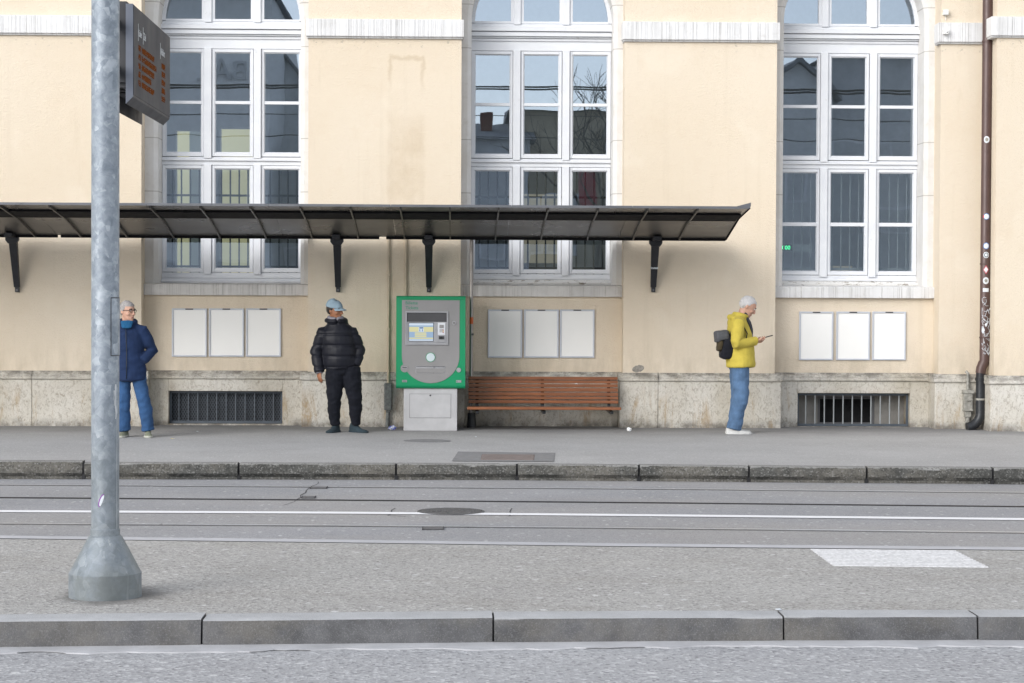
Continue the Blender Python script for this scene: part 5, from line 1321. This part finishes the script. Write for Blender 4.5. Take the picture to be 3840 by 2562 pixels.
# man in the yellow jacket looking at his phone, seen from the side
g3 = G(2760, 1627, 0)
p3 = thing('person', 'man in a yellow jacket and blue jeans looking down at a phone', 'person', g3, R(90))
F = lambda f, x, z: (x, -f, z)
sk = dict(pelvis=F(.035, 0, .90), chest=F(.02, 0, 1.22), neck=F(.055, 0, 1.455), head=mh(F(.135, 0, 1.585), 0, 32, 1.03),
          arms=[(F(.0, -.185, 1.375), F(-.035, -.215, 1.125), F(.225, -.115, 1.155), (.25, -1, .06), (.35, .1, .9), -1, 42), (F(.0, .185, 1.375), F(-.02, .21, 1.125), F(.235, .08, 1.145), (-.25, -1, .1), (-.5, .1, .8), 1, 48)],
          legs=[(F(.035, -.085, .86), F(.045, -.09, .47), F(-.035, -.10, .085), -4), (F(.035, .085, .86), F(.055, .09, .47), F(-.015, .10, .085), 6)])
body_mesh(p3, sk, M['skin']); face_bits(sk['head'], p3, M['lip'])
hair_cap(sk['head'], p3, M['hairwhite'], .975, .062, .0, -.05, amp=.007)
prof = [(F(.05, 0, .835), (.222, .180)), (F(.05, 0, .93), (.218, .182)), (F(.045, 0, 1.08), (.195, .168)), (F(.035, 0, 1.22), (.190, .160)), (F(.02, 0, 1.34), (.185, .140)), (F(.025, 0, 1.42), (.150, .115)), (F(.045, 0, 1.475), (.095, .085))]
def col3(b):
    ring = [Vector(F(.05, 0, 1.475)) + Vector((.082 * math.cos(a), .082 * math.sin(a), .018 * math.sin(a))) for a in [2 * math.pi * k / 20 for k in range(21)]]
    b.tube(ring, .026, 10); b.tube([F(-.06, -.07, 1.44), F(-.085, 0, 1.45), F(-.06, .07, 1.44)], .036, 10, rnd=True)
jacket(p3, sk, M['yellow'], prof, [(.085, .074, .056)] * 2, fold(.011, 8, 6, 2), .0, col3)
m = MB(); m.tube([F(.165, 0, 1.16), F(.175, 0, 1.28), F(.150, 0, 1.38), F(.10, 0, 1.46)], [(.075, .03), (.09, .03), (.085, .03), (.06, .03)], 14, rnd=.015); remeshed(m, 'chest_panel', M['dgrey'], p3, .007, 3, fold(.004, 20, 14))
m = MB(); m.tube([F(.085, 0, 1.475), F(.115, 0, 1.462)], [(.068, .07), (.062, .066)], 14, rnd=.012); remeshed(m, 'collar', M['dgrey'], p3, .007, 3)
trousers(p3, sk, M['jeans2'], .04, [.112, .110, .100, .092, .088], fold(.012, 9, 8, 8), -.02)
for (hp, kn, an, yaw) in sk['legs']: shoe(p3, (an[0], an[1] - .0, 0), yaw, M['shoewhite'], M['shoewhite'], .31, .05)
def on3(f, x, z): return g3 + Vector((f, x, z))       # forward is +x in the world, local x points away from the camera
ph = thing('phone', 'black phone held in front of the man in the yellow jacket', 'phone', on3(.375, -.01, 1.205), R(90))
Rm = Matrix.Rotation(R(20), 3, 'X') 
m = MB(); m.obox((0, 0, 0), (.036, .075, .0045), Matrix.Rotation(R(-16), 3, 'X')); m.build('body', M['phone'], ph, bevel=.003)
m = MB(); m.obox(Matrix.Rotation(R(-16), 3, 'X') @ Vector((0, 0, .005)), (.032, .068, .0006), Matrix.Rotation(R(-16), 3, 'X')); m.build('screen', M['boardface'], ph)
bp = thing('backpack', 'black and olive backpack on the back of the man in the yellow jacket', 'backpack', on3(-.13, -.03, .93), R(90))
def blob(name, mat, parts, vox=.007, par=bp, d=None):
    b = MB()
    for c_, h_, an_ in parts:
        Rb = Matrix.Rotation(R(an_), 3, 'X')
        n_ = 20; vs = []; fs = []
        for i in range(n_ + 1):
            a_ = -math.pi / 2 + math.pi * (i + (.02 if i == 0 else -.02 if i == n_ else 0)) / n_
            for k in range(n_):
                w_ = 2 * math.pi * k / n_; pw = lambda x: math.copysign(abs(x) ** .45, x)
                vs.append(Vector(c_) + Rb @ Vector((h_[0] * pw(math.cos(a_)) * pw(math.cos(w_)), h_[1] * pw(math.cos(a_)) * pw(math.sin(w_)), h_[2] * pw(math.sin(a_)))))
        fs = [(i * n_ + k, i * n_ + (k + 1) % n_, (i + 1) * n_ + (k + 1) % n_, (i + 1) * n_ + k) for i in range(n_) for k in range(n_)] + [tuple(range(n_ - 1, -1, -1)), tuple(range(n_ * n_, (n_ + 1) * n_))]
        b.add(vs, fs)
    return remeshed(b, name, mat, par, vox, 6, d or fold(.008, 14, 12))
blob('main_bag', M['packblack'], [((0, -.01, .15), (.14, .075, .155), 8), ((0, .03, .10), (.13, .05, .09), 8)])
blob('front_pocket', M['packolive'], [((0, .085, .17), (.125, .035, .075), 6)])
blob('lid', M['packgrey'], [((0, .06, .29), (.145, .09, .065), -8), ((0, .115, .255), (.14, .03, .05), 4)])
m = MB()
for s in (-1, 1): m.tube([(s * .10, -.06, .05), (s * .15, -.20, .16), (s * .165, -.235, .32), (s * .13, -.16, .475), (s * .10, -.075, .42), (s * .09, -.03, .30)], [(.020, .006)] * 6, 8, ref=(1, 0, 0))
m.build('strap', M['packblack'], bp, smooth=True)

# ------------------------------------------------------------------ litter and small things on the ground
cb_ = G(573, 1600, 0)
bt = thing('bottle', 'empty clear plastic bottle with red cap and label standing by the plinth', 'bottle', (cb_.x, -.42, 0))
m = MB(); m.lathe([(.026, 0), (.034, .008), (.035, .05), (.032, .08), (.035, .10), (.035, .19), (.030, .22), (.014, .262), (.012, .275)], (0, 0, 0), 20); m.build('bottle_body', M['bottle'], bt, smooth='angle')
m = MB(); m.lathe([(.0356, .03), (.0358, .095)], (0, 0, 0), 20); m.build('label', M['red'], bt, smooth='angle')
m = MB(); m.lathe([(.015, .272), (.015, .292), (.012, .294)], (0, 0, 0), 14); m.build('cap', M['red'], bt, smooth='angle')
def crumple(u, v, sx, sy, sz, mats, name, label, cat, z=0., seed=0, dy=0):
    p = G(u, v, z); m = MB(); m.ball((0, 0, sz * .8), (sx, sy, sz), 16)
    for i, q in enumerate(m.v): m.v[i] = q * (1 + .45 * noise.noise(q * 55 + Vector((seed, 0, 0))))
    lo = min(q.z for q in m.v)
    for i, q in enumerate(m.v): m.v[i] = q - Vector((0, 0, lo))
    if len(mats) > 1: m.m = [random.choice((0, 1)) for _ in m.m]
    return tag(m.build(name, mats, loc=(p.x, p.y + dy, z)), label, cat)
crumple(1470, 1614, .050, .03, .026, [M['wrapblue'], M['stickw']], 'wrapper', 'crumpled blue and white wrapper on the pavement left of the machine cabinet', 'litter', 0, 1)
crumple(2359, 1618, .032, .02, .022, [M['stickw'], M['paper']], 'paper_scrap', 'crumpled white paper scrap on the pavement right of the bench', 'litter', 0, 2)
crumple(885, 2424, .016, .012, .012, [M['yellowbit']], 'litter_scrap', 'small bright yellow scrap lying against the near kerb', 'litter', ZR, 3)
crumple(648, 1646, .022, .012, .003, [M['yellowbit'], M['stickw']], 'litter_scrap', 'flat pale yellow scrap on the pavement right of the man in the dark blue jacket', 'litter', 0, 4)
crumple(740, 1619, .016, .012, .003, [M['stickw']], 'cigarette_end', 'tiny white cigarette end on the pavement below the left cellar grating', 'litter', 0, 5)
crumple(1785, 1639, .012, .01, .004, [M['stickw']], 'cigarette_end', 'tiny white cigarette end on the pavement just below the bench shoe', 'litter', 0, 6)
crumple(2921, 2289, .020, .012, .006, [M['stickw']], 'paper_scrap', 'flat white scrap on the near kerb at the right hand joint', 'litter', .006, 7)

# ------------------------------------------------------------------ the other side of the street, seen only in the window reflections
YV = lambda y: 2 * .76 - y
def V2(u, v, y): return P(u, v, YV(y))
def house(name, label, u0, u1, v_eave, v_ridge, y, depth, wallm, roofm, wins=(), gable=False, group='houses across the street reflected in the windows'):
    a, b = V2(u0, v_eave, y), V2(u1, v_ridge, y); x0, x1, ze, zr = a.x, b.x, a.z, b.z
    t = thing(name, label, 'house', ((x0 + x1) / 2, y, 0), 0, None)
    hw = (x1 - x0) / 2
    m = MB()
    if gable: m.prism([(-hw, -.1), (hw, -.1), (hw, ze), (0, zr), (-hw, ze)], -depth, 0)
    else: m.box(-hw, hw, -depth, 0, -.1, ze)
    m.build('wall', wallm, t)
    m = MB()
    if gable:
        for s in (-1, 1): m.add([(0, .3, zr + .05), (0, -depth, zr + .05), (s * (hw + .3), -depth, ze - .25), (s * (hw + .3), .3, ze - .25), (0, .3, zr + .25), (0, -depth, zr + .25), (s * (hw + .3), -depth, ze - .05), (s * (hw + .3), .3, ze - .05)], [(0, 1, 2, 3), (4, 5, 6, 7), (0, 1, 5, 4), (1, 2, 6, 5), (2, 3, 7, 6), (3, 0, 4, 7)])
    elif zr > ze + .05: m.prism([(.35, ze), (-depth / 2, zr), (-depth - .3, ze)], -hw - .2, hw + .2, axis='x')
    else: m.box(-hw - .1, hw + .1, -depth - .1, .1, ze, ze + .15)
    m.build('roof', roofm, t)
    for (fx, z0, w_, h_) in wins:
        m = MB(); xx = -hw + 2 * hw * fx; m.box(xx - w_ / 2, xx + w_ / 2, -.05, .05, z0, z0 + h_); f = m.build('window', M['paint'], t)
        m = MB(); m.box(xx - w_ / 2 + .1, xx + w_ / 2 - .1, .05, .06, z0 + .1, z0 + h_ - .1); m.build('pane', M['indark'], f)
    return t
gr = [(i / 7 + .07, z, 1.2, 1.7) for i in range(7) for z in (1.2, 4.4)]
hA = house('office_block', 'tall plain grey block mirrored in the left window panes', -900, 1012, -40, -40, -46, 14, M['housea'], M['roofd'], gr)
cx = V2(930, 300, -46); m_ = Matrix.Translation((cx.x - hA.location.x, .06, cx.z)) @ Matrix.Rotation(R(180), 4, 'Z') @ Matrix.Rotation(R(90), 4, 'X')
text('lettering', 'BAL', 1.05, M['indark'], hA, m_, .05)
house('gabled_house', 'dark gabled house mirrored in the right panes of the left window', 860, 1240, 420, 205, -52, 12, M['housed'], M['roofd'], [(.7, 2, 1.2, 1.6)], True)
hB = house('row_house', 'low cream house with brick chimney mirrored in the middle window', 1270, 1990, 520, 425, -47, 10, M['housed'], M['roofd'], [(.2, 3, 1, 1.5), (.5, 3, 1, 1.5), (.8, 3, 1, 1.5)])
cq = V2(1830, 470, -47); m = MB(); m.box(cq.x - hB.location.x - .22, cq.x - hB.location.x + .22, -3.2, -2.6, cq.z - .6, V2(1830, 402, -47).z); m.build('chimney', M['brick'], hB)
hC = house('cream_house', 'low cream house with a red door panel mirrored in the middle window', 1925, 2290, 420, 385, -49, 10, M['housec'], M['roofd'], [(.15, 3.2, 1.2, 2.2), (.5, 3.2, 1.2, 2.2)])
m = MB(); m.box(.55, 1.25, .0, .06, 4.2, 6.6); m.build('door_panel', M['reddoor'], hC)
house('shop_house', 'dark house mirrored between the middle and right windows', 2290, 2900, 500, 400, -47, 10, M['housed'], M['roofd'], [(.3, 3, 1, 1.5), (.7, 3, 1, 1.5)])
house('gabled_house', 'steep gabled grey house mirrored in the left panes of the right window', 2860, 3120, 345, 232, -45, 12, M['houseg'], M['roofd'], [(.5, 5, .8, 1.2)], True)
house('flat_block', 'dark flat roofed block mirrored in the right panes of the right window', 3115, 4300, 205, 205, -46, 12, M['housed'], M['roofd'], [(.1, 6.2, 2.2, 1.0), (.2, 4, 2.2, 1.0)])
# bare winter tree
tb_ = V2(2250, 600, -40)
tr = thing('bare_tree', 'leafless winter tree mirrored in the middle window', 'tree', (tb_.x, -40, 0))
rnd = random.Random(11); tm_ = MB(); cm = MB()
tm_.tube([(0, 0, -.2), (.05, 0, 1.5), (-.05, .05, 3.4)], [.2, .16, .12], 8); tm_.build('trunk', M['bark'], tr)
def grow(p, d, L_, r_, lev):
    q = p + d * L_ * .5 + Vector((rnd.uniform(-.1, .1), rnd.uniform(-.1, .1), 0)) * L_; e = q + (d + Vector((rnd.uniform(-.25, .25), rnd.uniform(-.25, .25), .1))).normalized() * L_ * .5
    cm.tube([p, q, e], [r_, r_ * .8, r_ * .6], 5)
    if lev:
        for _ in range(3): grow(rnd.choice((q, e, e)), (d + Vector((rnd.uniform(-.8, .8), rnd.uniform(-.8, .8), rnd.uniform(-.1, .5)))).normalized(), L_ * rnd.uniform(.6, .8), r_ * .58, lev - 1)
for k in range(5): grow(Vector((-.05, .05, 3.3)), Vector((rnd.uniform(-.8, .8), rnd.uniform(-.8, .8), 1)).normalized(), 2.1, .07, 4)
cm.build('crown', M['bark'], tr)
for k, (v, y, sag) in enumerate(((331, -8.0, .1), (341, -8.2, .12), (441, -14, .1), (520, -16, .1))):
    z = P(1920, v, YV(y)).z; m = MB(); m.tube([(-40 + 4 * i, y, z + sag * math.sin(i * .8) * .3) for i in range(21)], .016 if v < 400 else .010, 6)
    tag(m.build('overhead_wire', M['wire']), ('upper', 'second', 'third', 'lowest')[k] + ' thin overhead tram wire mirrored across the window panes', 'wire', 'overhead wires mirrored in the windows')

# ------------------------------------------------------------------ light
SUN_EL, SUN_AZ = 26.0, -40.0                     # overcast: broad soft sun from behind the camera
world = bpy.data.worlds.new('World'); scene.world = world; world.use_nodes = True
wt = world.node_tree; wt.nodes.clear()
sky = wt.nodes.new('ShaderNodeTexSky'); sky.sky_type = 'NISHITA'; sky.sun_disc = False
sky.sun_elevation = R(SUN_EL); sky.sun_rotation = R(180 - SUN_AZ); sky.air_density = 1.0; sky.dust_density = 0.6; sky.ozone_density = 1.0
hs = wt.nodes.new('ShaderNodeHueSaturation'); hs.inputs['Saturation'].default_value = .27; hs.inputs['Value'].default_value = 1.0
wt.links.new(sky.outputs[0], hs.inputs['Color'])
tc = wt.nodes.new('ShaderNodeTexCoord'); cn_ = wt.nodes.new('ShaderNodeTexNoise'); cn_.inputs['Scale'].default_value = 2.2; cn_.inputs['Detail'].default_value = 5
wt.links.new(tc.outputs['Generated'], cn_.inputs['Vector'])
mr = wt.nodes.new('ShaderNodeMapRange'); mr.inputs[1].default_value = .3; mr.inputs[2].default_value = .7; mr.inputs[3].default_value = .8; mr.inputs[4].default_value = 1.15
wt.links.new(cn_.outputs['Fac'], mr.inputs[0])
sx = wt.nodes.new('ShaderNodeSeparateXYZ'); wt.links.new(tc.outputs['Generated'], sx.inputs[0])
zg_ = wt.nodes.new('ShaderNodeMapRange'); zg_.inputs[1].default_value = 0; zg_.inputs[2].default_value = 1; zg_.inputs[3].default_value = 1.0; zg_.inputs[4].default_value = 1.2
wt.links.new(sx.outputs[2], zg_.inputs[0])                 # an overcast sky is brighter overhead than at the horizon
ml = wt.nodes.new('ShaderNodeMath'); ml.operation = 'MULTIPLY'; wt.links.new(mr.outputs[0], ml.inputs[0]); wt.links.new(zg_.outputs[0], ml.inputs[1])
mu = wt.nodes.new('ShaderNodeMix'); mu.data_type = 'RGBA'; mu.blend_type = 'MULTIPLY'; mu.inputs[0].default_value = 1
wt.links.new(hs.outputs[0], mu.inputs[6]); wt.links.new(ml.outputs[0], mu.inputs[7])
bg = wt.nodes.new('ShaderNodeBackground'); bg.inputs[1].default_value = .14
wo = wt.nodes.new('ShaderNodeOutputWorld'); wt.links.new(mu.outputs[2], bg.inputs[0]); wt.links.new(bg.outputs[0], wo.inputs[0])
sd = bpy.data.lights.new('sun', 'SUN'); sd.energy = 1.15; sd.angle = R(40); sd.color = (1.0, .97, .93)
so = bpy.data.objects.new('sun', sd); COL.objects.link(so)
az = R(SUN_AZ); el = R(SUN_EL)
sv = Vector((math.sin(az) * math.cos(el), -math.cos(az) * math.cos(el), math.sin(el)))    # towards the sun
so.rotation_euler = sv.to_track_quat('Z', 'Y').to_euler()
scene.view_settings.view_transform = 'Standard'; scene.view_settings.look = 'None'
scene.view_settings.exposure = 0.97; scene.view_settings.gamma = 1.0; scene.view_settings.use_curve_mapping = False
scene.cycles.max_bounces = 8; scene.cycles.transparent_max_bounces = 12; scene.cycles.glossy_bounces = 4
scene.cycles.use_denoising = True
